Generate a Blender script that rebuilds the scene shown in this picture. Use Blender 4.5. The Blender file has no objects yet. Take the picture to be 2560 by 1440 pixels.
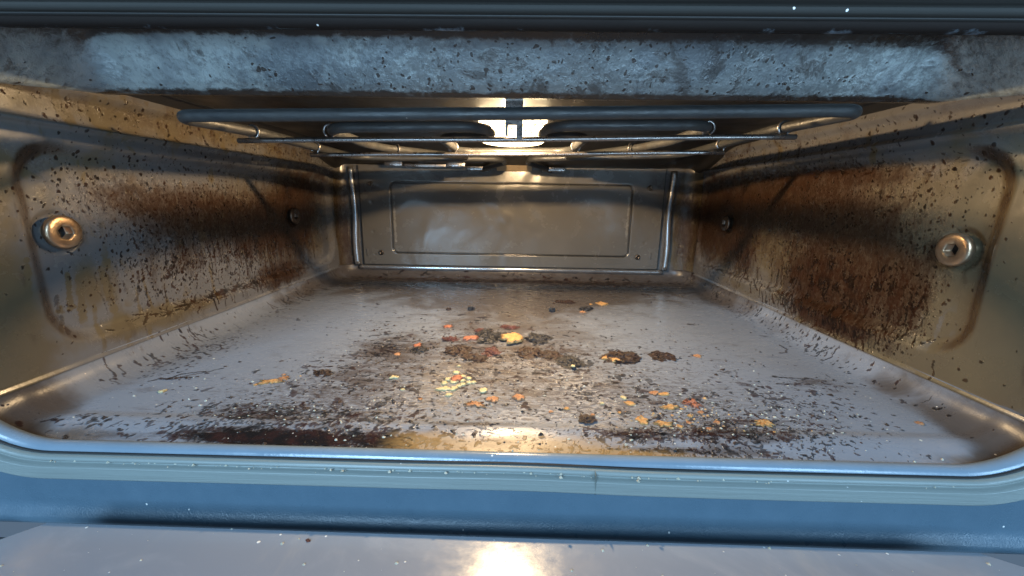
import bpy, bmesh, math, random
import numpy as np
from mathutils import Vector, Matrix

sc = bpy.context.scene
# ------------------------------------------------------------------ camera
C0 = Vector((0.008, 0.0, 0.106))
PITCH = math.atan(0.225); YAW = math.radians(1.15); ROLL = math.radians(0.9)
cd = bpy.data.cameras.new("camera"); cam = bpy.data.objects.new("camera", cd)
sc.collection.objects.link(cam); sc.camera = cam
cd.sensor_width = 36.0; cd.lens = 36.0 * 1000 / 2560
cd.clip_start = 0.005; cd.clip_end = 50
fwd = Vector((-math.sin(YAW) * math.cos(PITCH), math.cos(YAW) * math.cos(PITCH), -math.sin(PITCH)))
rgt = Vector((math.cos(YAW), math.sin(YAW), 0)); up = rgt.cross(fwd)
r2 = rgt * math.cos(ROLL) + up * math.sin(ROLL); u2 = -rgt * math.sin(ROLL) + up * math.cos(ROLL)
M = Matrix((r2, u2, -fwd)).transposed().to_4x4(); M.translation = C0
cam.matrix_world = M

# ------------------------------------------------------------------ world and lamps
w = bpy.data.worlds.new("World"); sc.world = w; w.use_nodes = True
bg = w.node_tree.nodes["Background"]
bg.inputs[0].default_value = (0.45, 0.68, 1.0, 1); bg.inputs[1].default_value = 0.12

def area(name, loc, target, sx, sy, power, col):
    l = bpy.data.lights.new(name, 'AREA'); l.shape = 'RECTANGLE'; l.size = sx; l.size_y = sy
    l.energy = power; l.color = col
    o = bpy.data.objects.new(name, l); sc.collection.objects.link(o); o.location = loc
    o.rotation_euler = (Vector(target) - Vector(loc)).to_track_quat('-Z', 'Y').to_euler(); return o
area("window_light", (-0.75, -1.9, 1.05), (0, 0.2, 0.05), 0.9, 1.1, 60, (0.43, 0.71, 1.0))
area("room_light", (1.3, -1.6, 0.75), (0, 0.2, 0.05), 0.7, 0.9, 20, (0.42, 0.70, 1.0))
area("lintel_fill_light", (0.1, -1.5, -0.42), (0, 0.25, 0.17), 1.6, 0.5, 34, (0.50, 0.76, 1.0))  # added fill from below to brighten the lintel, stands for floor bounce
LAMP = Vector((0.0, 0.3140, 0.1652))
pl = bpy.data.lights.new("oven_lamp_light", 'POINT'); pl.energy = 15.0; pl.color = (1.0, 0.69, 0.37)
pl.shadow_soft_size = 0.0036
po = bpy.data.objects.new("oven_lamp_light", pl); sc.collection.objects.link(po); po.location = LAMP

vs = sc.view_settings
vs.view_transform = 'Standard'; vs.look = 'None'; vs.gamma = 1; vs.exposure = 0.85; vs.use_curve_mapping = False
sc.cycles.max_bounces = 8; sc.cycles.caustics_reflective = False; sc.cycles.caustics_refractive = False
sc.cycles.sample_clamp_indirect = 3.0

# ------------------------------------------------------------------ helpers
def smooth(e0, e1, x):
    t = np.clip((x - e0) / (e1 - e0), 0, 1); return t * t * (3 - 2 * t)
def tag(o, label=None, cat=None, group=None, kind=None):
    for k, v in (('label', label), ('category', cat), ('group', group), ('kind', kind)):
        if v: o[k] = v
    return o
def empty(name, loc):
    o = bpy.data.objects.new(name, None); o.empty_display_size = 0.01
    sc.collection.objects.link(o); o.location = loc; return o
def link(name, me, mat, parent=None, shade=True):
    if mat and not me.materials: me.materials.append(mat)
    if shade:
        me.polygons.foreach_set('use_smooth', [True] * len(me.polygons))
    o = bpy.data.objects.new(name, me); sc.collection.objects.link(o)
    if parent:
        o.parent = parent
        bpy.context.view_layer.update()
        o.matrix_parent_inverse = parent.matrix_world.inverted()
    return o
def grid_mesh(P, attrs=None, flip=False):
    """P: (n,m,3) array"""
    n, m = P.shape[:2]
    me = bpy.data.meshes.new("grid")
    idx = np.arange(n * m).reshape(n, m)
    a, b, c, d = idx[:-1, :-1].ravel(), idx[1:, :-1].ravel(), idx[1:, 1:].ravel(), idx[:-1, 1:].ravel()
    F = np.stack([a, b, c, d] if not flip else [a, d, c, b], 1)
    me.vertices.add(n * m); me.vertices.foreach_set('co', P.reshape(-1).astype(np.float32))
    me.loops.add(F.size); me.loops.foreach_set('vertex_index', F.ravel().astype(np.int32))
    me.polygons.add(len(F)); me.polygons.foreach_set('loop_start', (np.arange(len(F)) * 4).astype(np.int32))
    me.update(calc_edges=True)
    for k, v in (attrs or {}).items():
        at = me.attributes.new(k, 'FLOAT', 'POINT'); at.data.foreach_set('value', v.reshape(-1).astype(np.float32))
    return me
def from_pydata(v, f):
    me = bpy.data.meshes.new("m"); me.from_pydata([tuple(p) for p in v], [], f); me.update(); return me
def gauss(X, Y, blobs):
    s = np.zeros_like(X)
    for b in blobs:
        x, y, rx, ry = b[:4]; a = b[4] if len(b) > 4 else 1.0
        s = s + a * np.exp(-(((X - x) / rx) ** 2 + ((Y - y) / ry) ** 2))
    return np.clip(s, 0, 1.4)
def rrect_sdf(X, Y, x0, x1, y0, y1, r):
    cx, cy = (x0 + x1) / 2, (y0 + y1) / 2
    qx = np.abs(X - cx) - ((x1 - x0) / 2 - r); qy = np.abs(Y - cy) - ((y1 - y0) / 2 - r)
    return np.hypot(np.maximum(qx, 0), np.maximum(qy, 0)) + np.minimum(np.maximum(qx, qy), 0) - r
def fillet(pts, r, seg=7):
    pts = [Vector(p) for p in pts]; out = [pts[0]]
    for i in range(1, len(pts) - 1):
        a, b, c = pts[i - 1], pts[i], pts[i + 1]
        u = (a - b); v = (c - b); lu, lv = u.length, v.length; u.normalize(); v.normalize()
        ang = u.angle(v)
        rr = r[i] if isinstance(r, (list, tuple)) else r
        t = min(rr / math.tan(ang / 2) if ang > 1e-3 else rr, lu * 0.499, lv * 0.499)
        if ang > 3.1: out.append(b); continue
        R = t * math.tan(ang / 2)
        bis = (u + v).normalized(); cen = b + bis * (R / math.sin(ang / 2))
        p0 = b + u * t; p1 = b + v * t
        d0 = (p0 - cen); d1 = (p1 - cen); tot = d0.angle(d1)
        for k in range(seg + 1):
            f = k / seg
            out.append(cen + (d0 * math.sin((1 - f) * tot) + d1 * math.sin(f * tot)) / math.sin(tot))
    out.append(pts[-1]); return out
def tube_mesh(pts, rad, n=16, closed=False, cap=True):
    pts = [Vector(p) for p in pts]; V = []; F = []
    T = (pts[1] - pts[0]).normalized()
    N = T.orthogonal().normalized()
    if abs(T.z) < 0.9: N = (Vector((0, 0, 1)) - T * T.z).normalized()
    for i, p in enumerate(pts):
        t = (pts[min(i + 1, len(pts) - 1)] - pts[max(i - 1, 0)]).normalized()
        N = (N - t * N.dot(t)).normalized(); B = t.cross(N)
        for k in range(n):
            a = 2 * math.pi * k / n
            V.append(p + (N * math.cos(a) + B * math.sin(a)) * rad)
    for i in range(len(pts) - 1):
        for k in range(n):
            F.append((i * n + k, i * n + (k + 1) % n, (i + 1) * n + (k + 1) % n, (i + 1) * n + k))
    if cap: F.append(tuple(range(n - 1, -1, -1))); F.append(tuple(range((len(pts) - 1) * n, len(pts) * n)))
    return V, F
def join(parts):
    V = []; F = []
    for v, f in parts:
        o = len(V); V += list(v); F += [tuple(i + o for i in q) for q in f]
    return V, F
def box(x0, x1, y0, y1, z0, z1):
    V = [(x, y, z) for x in (x0, x1) for y in (y0, y1) for z in (z0, z1)]
    F = [(0, 1, 3, 2), (4, 6, 7, 5), (0, 4, 5, 1), (2, 3, 7, 6), (0, 2, 6, 4), (1, 5, 7, 3)]
    return V, F
def bevel_box_mesh(b, w=0.0006, seg=2):
    me = from_pydata(*b); bm = bmesh.new(); bm.from_mesh(me)
    bmesh.ops.recalc_face_normals(bm, faces=bm.faces)
    bmesh.ops.bevel(bm, geom=list(bm.edges), offset=w, segments=seg, affect='EDGES', profile=0.5)
    bm.to_mesh(me); bm.free(); return me
def lathe(profile, axis_pt, axis, n=40):
    """profile: list (r, h) h along axis"""
    A = Vector(axis).normalized(); U = A.orthogonal().normalized(); W = A.cross(U); V = []; F = []
    m = len(profile)
    for (r, h) in profile:
        for k in range(n):
            a = 2 * math.pi * k / n
            V.append(Vector(axis_pt) + A * h + (U * math.cos(a) + W * math.sin(a)) * r)
    for i in range(m - 1):
        for k in range(n):
            F.append((i * n + k, i * n + (k + 1) % n, (i + 1) * n + (k + 1) % n, (i + 1) * n + k))
    return V, F

# ------------------------------------------------------------------ material helpers
class NT:
    def __init__(s, name):
        s.m = bpy.data.materials.new(name); s.m.use_nodes = True; s.t = s.m.node_tree; s.n = s.t.nodes; s.l = s.t.links
        s.b = s.n["Principled BSDF"]; s.out = s.n["Material Output"]
        s.tc = s.n.new('ShaderNodeTexCoord').outputs['Object']
    def _in(s, sock, v):
        if v is None: return
        if hasattr(v, 'is_output') or isinstance(v, bpy.types.NodeSocket): s.l.new(v, sock)
        else: sock.default_value = v
    def math(s, op, a, b=None, c=None, clamp=False):
        n = s.n.new('ShaderNodeMath'); n.operation = op; n.use_clamp = clamp
        s._in(n.inputs[0], a); s._in(n.inputs[1], b); s._in(n.inputs[2], c); return n.outputs[0]
    def attr(s, name):
        n = s.n.new('ShaderNodeAttribute'); n.attribute_name = name; return n.outputs['Fac']
    def map(s, scale=(1, 1, 1), rot=(0, 0, 0), loc=(0, 0, 0), src=None):
        n = s.n.new('ShaderNodeMapping'); s._in(n.inputs['Vector'], src or s.tc)
        n.inputs['Scale'].default_value = scale; n.inputs['Rotation'].default_value = rot; n.inputs['Location'].default_value = loc
        return n.outputs[0]
    def noise(s, scale, detail=4, rough=0.55, vec=None, dist=0.0, color=False):
        n = s.n.new('ShaderNodeTexNoise'); s._in(n.inputs['Vector'], vec or s.tc)
        n.inputs['Scale'].default_value = scale; n.inputs['Detail'].default_value = detail
        n.inputs['Roughness'].default_value = rough; n.inputs['Distortion'].default_value = dist
        return n.outputs['Color' if color else 'Fac']
    def voro(s, scale, vec=None, feature='F1', rnd=1.0):
        n = s.n.new('ShaderNodeTexVoronoi'); s._in(n.inputs['Vector'], vec or s.tc); n.feature = feature
        n.inputs['Scale'].default_value = scale; n.inputs['Randomness'].default_value = rnd
        return n
    def ramp(s, x, a, b):  # smoothstep a..b (a>b allowed)
        n = s.n.new('ShaderNodeMapRange'); n.interpolation_type = 'SMOOTHSTEP'; s._in(n.inputs[0], x)
        if a > b:
            s._in(n.inputs[1], b); s._in(n.inputs[2], a); n.inputs[3].default_value = 1; n.inputs[4].default_value = 0
        else:
            s._in(n.inputs[1], a); s._in(n.inputs[2], b)
        return n.outputs[0]
    def lin(s, x, a, b, c, d):
        n = s.n.new('ShaderNodeMapRange'); s._in(n.inputs[0], x)
        for i, v in enumerate((a, b, c, d)): n.inputs[i + 1].default_value = v
        return n.outputs[0]
    def mix(s, f, a, b):
        n = s.n.new('ShaderNodeMix'); n.data_type = 'RGBA'; s._in(n.inputs[0], f)
        for k, v in ((6, a), (7, b)):
            if isinstance(v, tuple): v = (*v[:3], 1)
            s._in(n.inputs[k], v)
        return n.outputs[2]
    def warp(s, vec, amt, scale):
        n = s.n.new('ShaderNodeVectorMath'); n.operation = 'MULTIPLY_ADD'
        c = s.noise(scale, 2, 0.5, color=True)
        sub = s.n.new('ShaderNodeVectorMath'); sub.operation = 'SUBTRACT'; s.l.new(c, sub.inputs[0]); sub.inputs[1].default_value = (.5, .5, .5)
        s.l.new(sub.outputs[0], n.inputs[0]); n.inputs[1].default_value = (amt,) * 3; s._in(n.inputs[2], vec)
        return n.outputs[0]
    def dots(s, scale, dens, vec=None, rmin=0.12, rmax=0.42, seed=0.0, soft=0.1):
        """random round-ish spots; dens socket/value = share of cells that carry one"""
        v = s.voro(scale, vec); sep = s.n.new('ShaderNodeSeparateColor'); s.l.new(v.outputs['Color'], sep.inputs[0])
        on = s.math('LESS_THAN', sep.outputs[0], dens)
        rad = s.lin(sep.outputs[1], 0, 1, rmin, rmax)
        d = s.math('SUBTRACT', rad, v.outputs['Distance'])
        e = s.ramp(d, 0.0, soft)
        return s.math('MULTIPLY', e, on)
    def bump(s, h, strength=0.3, dist=0.001, prev=None):
        n = s.n.new('ShaderNodeBump'); n.inputs['Strength'].default_value = strength; n.inputs['Distance'].default_value = dist
        s._in(n.inputs['Height'], h)
        if prev is not None: s.l.new(prev, n.inputs['Normal'])
        return n.outputs[0]
    def done(s, col, rough, normal=None, metal=0.0, spec=0.5, coat=0.0, coat_r=0.1):
        s._in(s.b.inputs['Base Color'], (*col, 1) if isinstance(col, tuple) else col)
        s._in(s.b.inputs['Roughness'], rough); s._in(s.b.inputs['Metallic'], metal)
        s.b.inputs['Specular IOR Level'].default_value = spec
        s.b.inputs['Coat Weight'].default_value = coat; s.b.inputs['Coat Roughness'].default_value = coat_r
        if normal is not None: s.l.new(normal, s.b.inputs['Normal'])
        return s.m

ENAMEL = (0.115, 0.112, 0.112)
BROWN = (0.055, 0.027, 0.011); OCHRE = (0.125, 0.095, 0.040); DARK = (0.006, 0.003, 0.002)

def wall_material(name):
    s = NT(name)
    film = s.attr('film'); spl = s.attr('splat'); drip = s.attr('drip'); edge = s.attr('edge')
    base = s.mix(s.noise(18, 3), tuple(c * 0.9 for c in ENAMEL), tuple(c * 1.2 for c in ENAMEL))
    fn = s.noise(26, 5, 0.62, dist=0.4)
    f = s.ramp(s.math('ADD', s.math('MULTIPLY', film, 1.0), s.math('MULTIPLY', s.math('SUBTRACT', fn, 0.5), 1.3)), 0.22, 0.75)
    tone = s.mix(s.noise(40, 4), OCHRE, (0.085, 0.055, 0.024))
    col = s.mix(s.math('MULTIPLY', f, 0.8), base, tone)
    # brown haze behind the spatter
    hz = s.ramp(s.math('ADD', spl, s.math('MULTIPLY', s.math('SUBTRACT', s.noise(120, 5, 0.65), 0.5), 1.5)), 0.35, 1.0)
    col = s.mix(s.math('MULTIPLY', hz, 0.8), col, (0.055, 0.028, 0.012))
    en = s.math('MULTIPLY', s.math('SUBTRACT', s.noise(1100, 3, 0.6), 0.5), 0.35)
    dots = s.math('MULTIPLY', s.ramp(s.math('ADD', s.attr('dots'), en), 0.22, 0.52), s.lin(s.attr('dots'), 0, 1, .3, 1))
    wv = s.warp(s.tc, 0.004, 160)
    mott = s.ramp(s.math('ADD', s.math('MULTIPLY', spl, 0.40), s.noise(420, 6, 0.8, vec=s.map((1, 1, .6), src=wv))), 0.66, 0.90)
    dv = s.map((1, 1, 0.10), src=s.warp(s.tc, 0.003, 90))
    runs = s.ramp(s.math('ADD', s.math('MULTIPLY', drip, 0.24), s.noise(330, 4, 0.6, vec=dv)), 0.66, 0.86)
    broad = s.ramp(s.math('ADD', s.math('ADD', s.math('MULTIPLY', drip, 0.16), s.math('MULTIPLY', spl, 0.20)), s.noise(85, 7, 0.7, vec=s.map((1, 1, .28), src=wv))), 0.58, 0.86)
    col = s.mix(s.math('MULTIPLY', broad, .75), col, (0.030, 0.015, 0.007))
    soft = s.math('MAXIMUM', s.math('MULTIPLY', mott, .8), s.math('MULTIPLY', runs, .62))
    col = s.mix(soft, col, s.mix(s.noise(110, 3), (0.012, 0.005, 0.003), (0.042, 0.017, 0.007)))
    allm = s.math('MAXIMUM', dots, soft)
    dk = s.mix(s.ramp(s.noise(120, 3), .38, .62), (0.005, 0.0025, 0.0015), (0.024, 0.008, 0.003))
    col = s.mix(s.math('MULTIPLY', dots, 0.95), col, dk)
    ed = s.ramp(s.math('ADD', edge, s.math('MULTIPLY', s.math('SUBTRACT', s.noise(60, 5, 0.6), 0.5), 1.2)), 0.35, 0.9)
    col = s.mix(s.math('MULTIPLY', ed, 0.85), col, (0.035, 0.018, 0.010))
    rough = s.math('ADD', s.lin(s.noise(60, 5, .65), 0.3, .7, 0.15, 0.34), s.math('SUBTRACT', s.math('MULTIPLY', hz, 0.16), s.math('MULTIPLY', dots, .12)))
    nm = s.bump(allm, 0.55, 0.0005); nm = s.bump(s.noise(900, 3), 0.08, 0.0004, nm); nm = s.bump(s.noise(14, 2), 0.35, 0.002, nm)
    mm_ = s.done(col, rough, nm, spec=0.5)
    s.l.new(s.lin(allm, 0, 1, 0.5, 0.10), s.b.inputs['Specular IOR Level']); return mm_

def floor_material():
    s = NT("stained_floor_enamel")
    g = s.attr('grime_shade'); sp = s.attr('speck'); br = s.attr('film'); gold = s.attr('worn_glow')
    base = s.mix(s.noise(16, 3), (0.142, 0.164, 0.200), (0.195, 0.220, 0.262))
    base = s.mix(s.math('MULTIPLY', s.noise(700, 2, 0.7), 0.35), base, (0.24, 0.235, 0.24))
    fn = s.noise(30, 6, 0.62, dist=0.6)
    f = s.ramp(s.math('ADD', br, s.math('MULTIPLY', s.math('SUBTRACT', fn, 0.5), 1.4)), 0.3, 0.95)
    col = s.mix(s.math('MULTIPLY', f, 0.82), base, s.mix(s.noise(50, 4), (0.062, 0.042, 0.024), (0.040, 0.025, 0.014)))
    # baked crust: ragged patches streaked across the pan
    sv = s.map((0.55, 1.5, 1.0), rot=(0, 0, 0.12), src=s.warp(s.tc, 0.006, 70))
    cn = s.noise(210, 7, 0.72, vec=sv)
    crust = s.ramp(s.math('ADD', s.math('MULTIPLY', g, 0.36), cn), 0.82, 0.90)
    crust_soft = s.ramp(s.math('ADD', s.math('MULTIPLY', g, 0.36), s.noise(80, 6, 0.65, vec=sv)), 0.56, 0.84)
    col = s.mix(s.math('MULTIPLY', crust_soft, 0.72), col, (0.052, 0.036, 0.027))
    fl1 = s.ramp(s.math('ADD', s.math('MULTIPLY', sp, 0.16), s.noise(420, 8, 0.78, vec=sv)), 0.64, 0.74)
    col = s.mix(s.math('MULTIPLY', fl1, 0.62), col, (0.050, 0.034, 0.026))
    en = s.math('MULTIPLY', s.math('SUBTRACT', s.noise(900, 4, 0.7), 0.5), 0.6)
    dots = s.math('MULTIPLY', s.ramp(s.math('ADD', s.attr('dots'), en), 0.25, 0.50), s.lin(s.attr('dots'), 0, 1, .3, 1))
    m = s.math('MAXIMUM', crust, dots)
    dk = s.mix(s.ramp(s.noise(75, 3), 0.42, 0.62), (0.005, 0.004, 0.004), (0.024, 0.008, 0.006))
    col = s.mix(s.math('MULTIPLY', m, 0.93), col, dk)
    # worn front lip, with the lamp's golden reflection painted into its colour
    gw = s.ramp(s.math('ADD', gold, s.math('MULTIPLY', s.math('SUBTRACT', s.noise(120, 5, 0.7, vec=s.map((0.4, 1, 1))), 0.5), 1.3)), 0.15, 1.0)
    col = s.mix(s.math('MULTIPLY', gw, 0.75), col, (0.26, 0.155, 0.055))
    # dust and fine pale specks
    p = s.dots(520, s.math('MULTIPLY', sp, 0.16), s.map((1, 1, 1), loc=(3, 1, 7)), 0.05, 0.26, soft=0.08)
    col = s.mix(p, col, (0.55, 0.50, 0.42))
    rough = s.math('ADD', s.lin(s.noise(55, 6, .65, vec=s.map((.6, 1.4, 1))), 0.3, 0.7, 0.19, 0.38), s.math('MULTIPLY', m, -0.02)); rough = s.math('ADD', rough, s.math('MULTIPLY', gw, 0.22))
    nm = s.bump(crust, 0.8, 0.0008); nm = s.bump(dots, 0.5, 0.0005, nm); nm = s.bump(s.noise(1200, 3, 0.6), 0.15, 0.0003, nm)
    nm = s.bump(s.noise(12, 2), 0.25, 0.002, nm); nm = s.bump(s.math('MULTIPLY', fl1, 1.0), 0.35, 0.0004, nm)
    mm_ = s.done(col, rough, nm, spec=0.45)
    s.l.new(s.lin(s.math('MAXIMUM', m, s.math('MULTIPLY', f, .5)), 0, 1, 0.45, 0.08), s.b.inputs['Specular IOR Level']); return mm_

def lintel_material():
    s = NT("sooty_front_enamel")
    base = s.mix(s.noise(10, 3), (0.26, 0.31, 0.32), (0.42, 0.49, 0.51))
    wv = s.warp(s.tc, 0.008, 120)
    g = s.attr('grime_shade'); dirt = s.attr('speck')
    mott = s.ramp(s.math('ADD', s.math('MULTIPLY', dirt, 0.22), s.noise(240, 8, 0.8)), 0.50, 0.68)
    col = s.mix(s.math('MULTIPLY', mott, 0.6), base, (0.060, 0.062, 0.068))
    big = s.ramp(s.noise(24, 4, 0.6), 0.42, 0.62)
    col = s.mix(s.math('MULTIPLY', big, 0.6), col, (0.075, 0.095, 0.12))
    cell = s.voro(260, wv, 'DISTANCE_TO_EDGE').outputs['Distance']
    ce = s.math('MULTIPLY', s.ramp(cell, 0.16, 0.02), s.ramp(s.noise(60, 3), 0.42, 0.6))
    col = s.mix(s.math('MULTIPLY', s.math('MULTIPLY', ce, dirt), 0.35), col, (0.04, 0.045, 0.055))
    d = s.math('MULTIPLY', s.dots(300, s.math('MULTIPLY', s.math('ADD', dirt, g), 0.30), wv, 0.05, 0.46, soft=0.14), s.ramp(s.noise(40, 3), .40, .62))
    blot = s.ramp(s.math('ADD', s.math('MULTIPLY', dirt, .10), s.noise(52, 7, .72, dist=.4)), .60, .70)
    d = s.math('MAXIMUM', d, s.math('MULTIPLY', blot, .7))
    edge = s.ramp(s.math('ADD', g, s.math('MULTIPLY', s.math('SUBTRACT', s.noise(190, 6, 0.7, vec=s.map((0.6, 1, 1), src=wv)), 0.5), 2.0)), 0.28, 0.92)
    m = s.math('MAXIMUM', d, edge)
    m = s.math('MAXIMUM', m, s.dots(420, s.math('MULTIPLY', dirt, .4), wv, .1, .5))
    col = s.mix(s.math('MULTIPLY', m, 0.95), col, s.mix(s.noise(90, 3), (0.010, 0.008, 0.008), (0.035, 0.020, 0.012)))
    rough = s.math('ADD', s.lin(s.noise(110, 6, .7), 0.3, 0.7, 0.10, 0.34), s.lin(s.noise(20, 3, .6, vec=s.map(loc=(5, 0, 2))), 0.35, 0.65, 0.0, 0.22))
    nm = s.bump(s.noise(330, 6, 0.7), 0.45, 0.0010); nm = s.bump(s.noise(30, 3), 0.5, 0.004, nm); nm = s.bump(m, 0.4, 0.0005, nm)
    return s.done(col, rough, nm, spec=0.9, metal=0.25)

def plain(name, c1, c2, rough=(0.3, 0.45), metal=0.0, scale=80, bump=0.1, bs=500, spec=0.5, aniso=None, speck=0.0, speckcol=(0.6, 0.6, 0.58), dirt=0.0, soot=0.0):
    s = NT(name); vec = s.map(aniso) if aniso else None
    col = s.mix(s.noise(scale, 5, 0.6, vec=vec), c1, c2)
    if soot:
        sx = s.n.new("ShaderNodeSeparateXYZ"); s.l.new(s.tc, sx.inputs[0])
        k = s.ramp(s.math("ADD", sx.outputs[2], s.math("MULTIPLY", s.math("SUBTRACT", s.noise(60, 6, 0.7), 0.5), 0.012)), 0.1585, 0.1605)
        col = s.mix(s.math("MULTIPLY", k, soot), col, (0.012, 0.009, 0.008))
    if dirt: col = s.mix(s.math('MULTIPLY', s.ramp(s.noise(45, 6, 0.7), 0.52, 0.72), dirt), col, (0.02, 0.013, 0.008))
    if speck: col = s.mix(s.dots(420, speck, None, 0.04, 0.24, soft=0.08), col, speckcol)
    nm = s.bump(s.noise(bs, 3, vec=vec), bump, 0.0005) if bump else None
    ro = s.lin(s.noise(scale * 1.4, 4, vec=vec), 0.3, 0.7, *rough)
    if soot: ro = s.math("ADD", ro, s.math("MULTIPLY", k, 0.45 * soot))
    m = s.done(col, ro, nm, metal=metal, spec=spec)
    if soot: s.l.new(s.lin(k, 0, 1, spec, spec * (1 - .8 * soot)), s.b.inputs["Specular IOR Level"])
    return m

M_wall = wall_material("spattered_wall_enamel")
M_floor = floor_material()
M_lintel = lintel_material()
M_back = plain("rear_enamel", (0.082, 0.079, 0.074), (0.115, 0.110, 0.102), (0.28, 0.42), scale=25, bump=0.06, speck=0.012, speckcol=(0.3, 0.29, 0.27))
M_corner = plain("bright_corner_steel", (0.35, 0.34, 0.34), (0.55, 0.55, 0.55), (0.14, 0.26), metal=0.8, scale=60, aniso=(1, 1, 0.1), dirt=0.35)
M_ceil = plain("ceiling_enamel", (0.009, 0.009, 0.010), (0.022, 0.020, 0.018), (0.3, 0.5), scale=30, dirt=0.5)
M_tube = plain("heating_tube_metal", (0.020, 0.024, 0.030), (0.070, 0.068, 0.064), (0.32, 0.62), metal=0.3, scale=150, aniso=(0.4, 1, 1), bump=0.5, speck=0.03, speckcol=(0.22, 0.2, 0.17), dirt=0.5)
M_rod = plain("rod_steel", (0.22, 0.20, 0.19), (0.34, 0.32, 0.31), (0.22, 0.4), metal=0.9, scale=200, bump=0.15, dirt=0.5)
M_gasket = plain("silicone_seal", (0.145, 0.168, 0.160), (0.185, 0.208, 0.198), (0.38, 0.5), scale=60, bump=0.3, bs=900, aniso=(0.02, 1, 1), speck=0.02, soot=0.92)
M_joint = plain("seal_joint_line", (0.10, 0.12, 0.11), (0.12, 0.14, 0.13), (.5, .6))
M_frame = plain("front_frame_enamel", (0.036, 0.064, 0.088), (0.045, 0.078, 0.104), (0.42, 0.52), scale=30, bump=0.12, bs=1500, speck=0.004, spec=0.22)
M_edge = plain("rolled_edge_enamel", (0.054, 0.092, 0.126), (0.074, 0.118, 0.156), (0.24, 0.42), scale=90, bump=0.3, bs=1500, speck=0.006, spec=0.4)
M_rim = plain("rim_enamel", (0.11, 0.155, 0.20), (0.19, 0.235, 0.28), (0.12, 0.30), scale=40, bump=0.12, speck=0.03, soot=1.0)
M_dark = plain("black_gap", (0.006, 0.006, 0.006), (0.012, 0.011, 0.010), (0.6, 0.7))
M_copper = plain("heat_tinted_screw", (0.36, 0.17, 0.07), (0.56, 0.46, 0.33), (0.28, 0.46), metal=0.9, scale=160, bump=0.25, dirt=0.6)
M_steel = plain("dark_screw", (0.08, 0.055, 0.04), (0.16, 0.12, 0.09), (0.28, 0.42), metal=0.9, scale=150, dirt=0.5)
M_chrome = plain("chrome", (0.55, 0.57, 0.6), (0.7, 0.72, 0.75), (0.08, 0.16), metal=1.0, scale=80, bump=0.0)

M_body = plain("door_body_enamel", (0.012, 0.018, 0.024), (0.020, 0.028, 0.036), (0.4, 0.5))
def glass_door_material():
    s = NT("door_glass")
    p = s.dots(170, 0.10, None, 0.03, 0.13, soft=0.03)
    p = s.math('MAXIMUM', p, s.math('MULTIPLY', s.dots(420, 0.10, s.map(loc=(2, 5, 1)), 0.03, 0.22, soft=0.08), 0.7))
    smear = s.ramp(s.noise(14, 6, 0.65, dist=1.2), 0.45, 0.75)
    col = s.mix(smear, (0.19, 0.215, 0.26), (0.27, 0.29, 0.325))
    wipe = s.ramp(s.noise(26, 6, .7, vec=s.map((1, .25, 1), rot=(0, 0, .75))), .55, .75)
    col = s.mix(s.math('MULTIPLY', wipe, .35), col, (0.36, 0.34, 0.30))
    col = s.mix(p, col, (0.62, 0.64, 0.62))
    fog = s.noise(220, 5, 0.7)
    rough = s.math('ADD', s.lin(fog, 0.3, 0.7, 0.13, 0.25), s.math('MULTIPLY', p, 0.4))
    nm = s.bump(p, 0.5, 0.0006); nm = s.bump(s.noise(300, 4), 0.05, 0.0004, nm)
    return s.done(col, rough, nm, spec=0.8, coat=0.2, coat_r=0.40)
M_glass = glass_door_material()

def lens_material():
    s = NT("lit_lamp_glass")
    dirt = s.ramp(s.noise(330, 6, 0.75), 0.49, 0.60)
    col = s.mix(dirt, (1.0, 0.80, 0.48), (0.9, 0.5, 0.18))
    st = s.lin(dirt, 0, 1, 5.2, 0.45)
    em = s.n.new('ShaderNodeEmission'); s.l.new(col, em.inputs[0]); s.l.new(st, em.inputs[1])
    tr = s.n.new('ShaderNodeBsdfTransparent')
    mx = s.n.new('ShaderNodeMixShader'); mx.inputs[0].default_value = 0.82
    s.l.new(tr.outputs[0], mx.inputs[1]); s.l.new(em.outputs[0], mx.inputs[2]); s.l.new(mx.outputs[0], s.out.inputs[0])
    return s.m
M_lens = lens_material()
def emis(name, col, st):
    s = NT(name); em = s.n.new('ShaderNodeEmission'); em.inputs[0].default_value = (*col, 1); em.inputs[1].default_value = st
    s.l.new(em.outputs[0], s.out.inputs[0]); return s.m
M_bulb = emis("lit_bulb", (1.0, 0.8, 0.5), 60)

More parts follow.
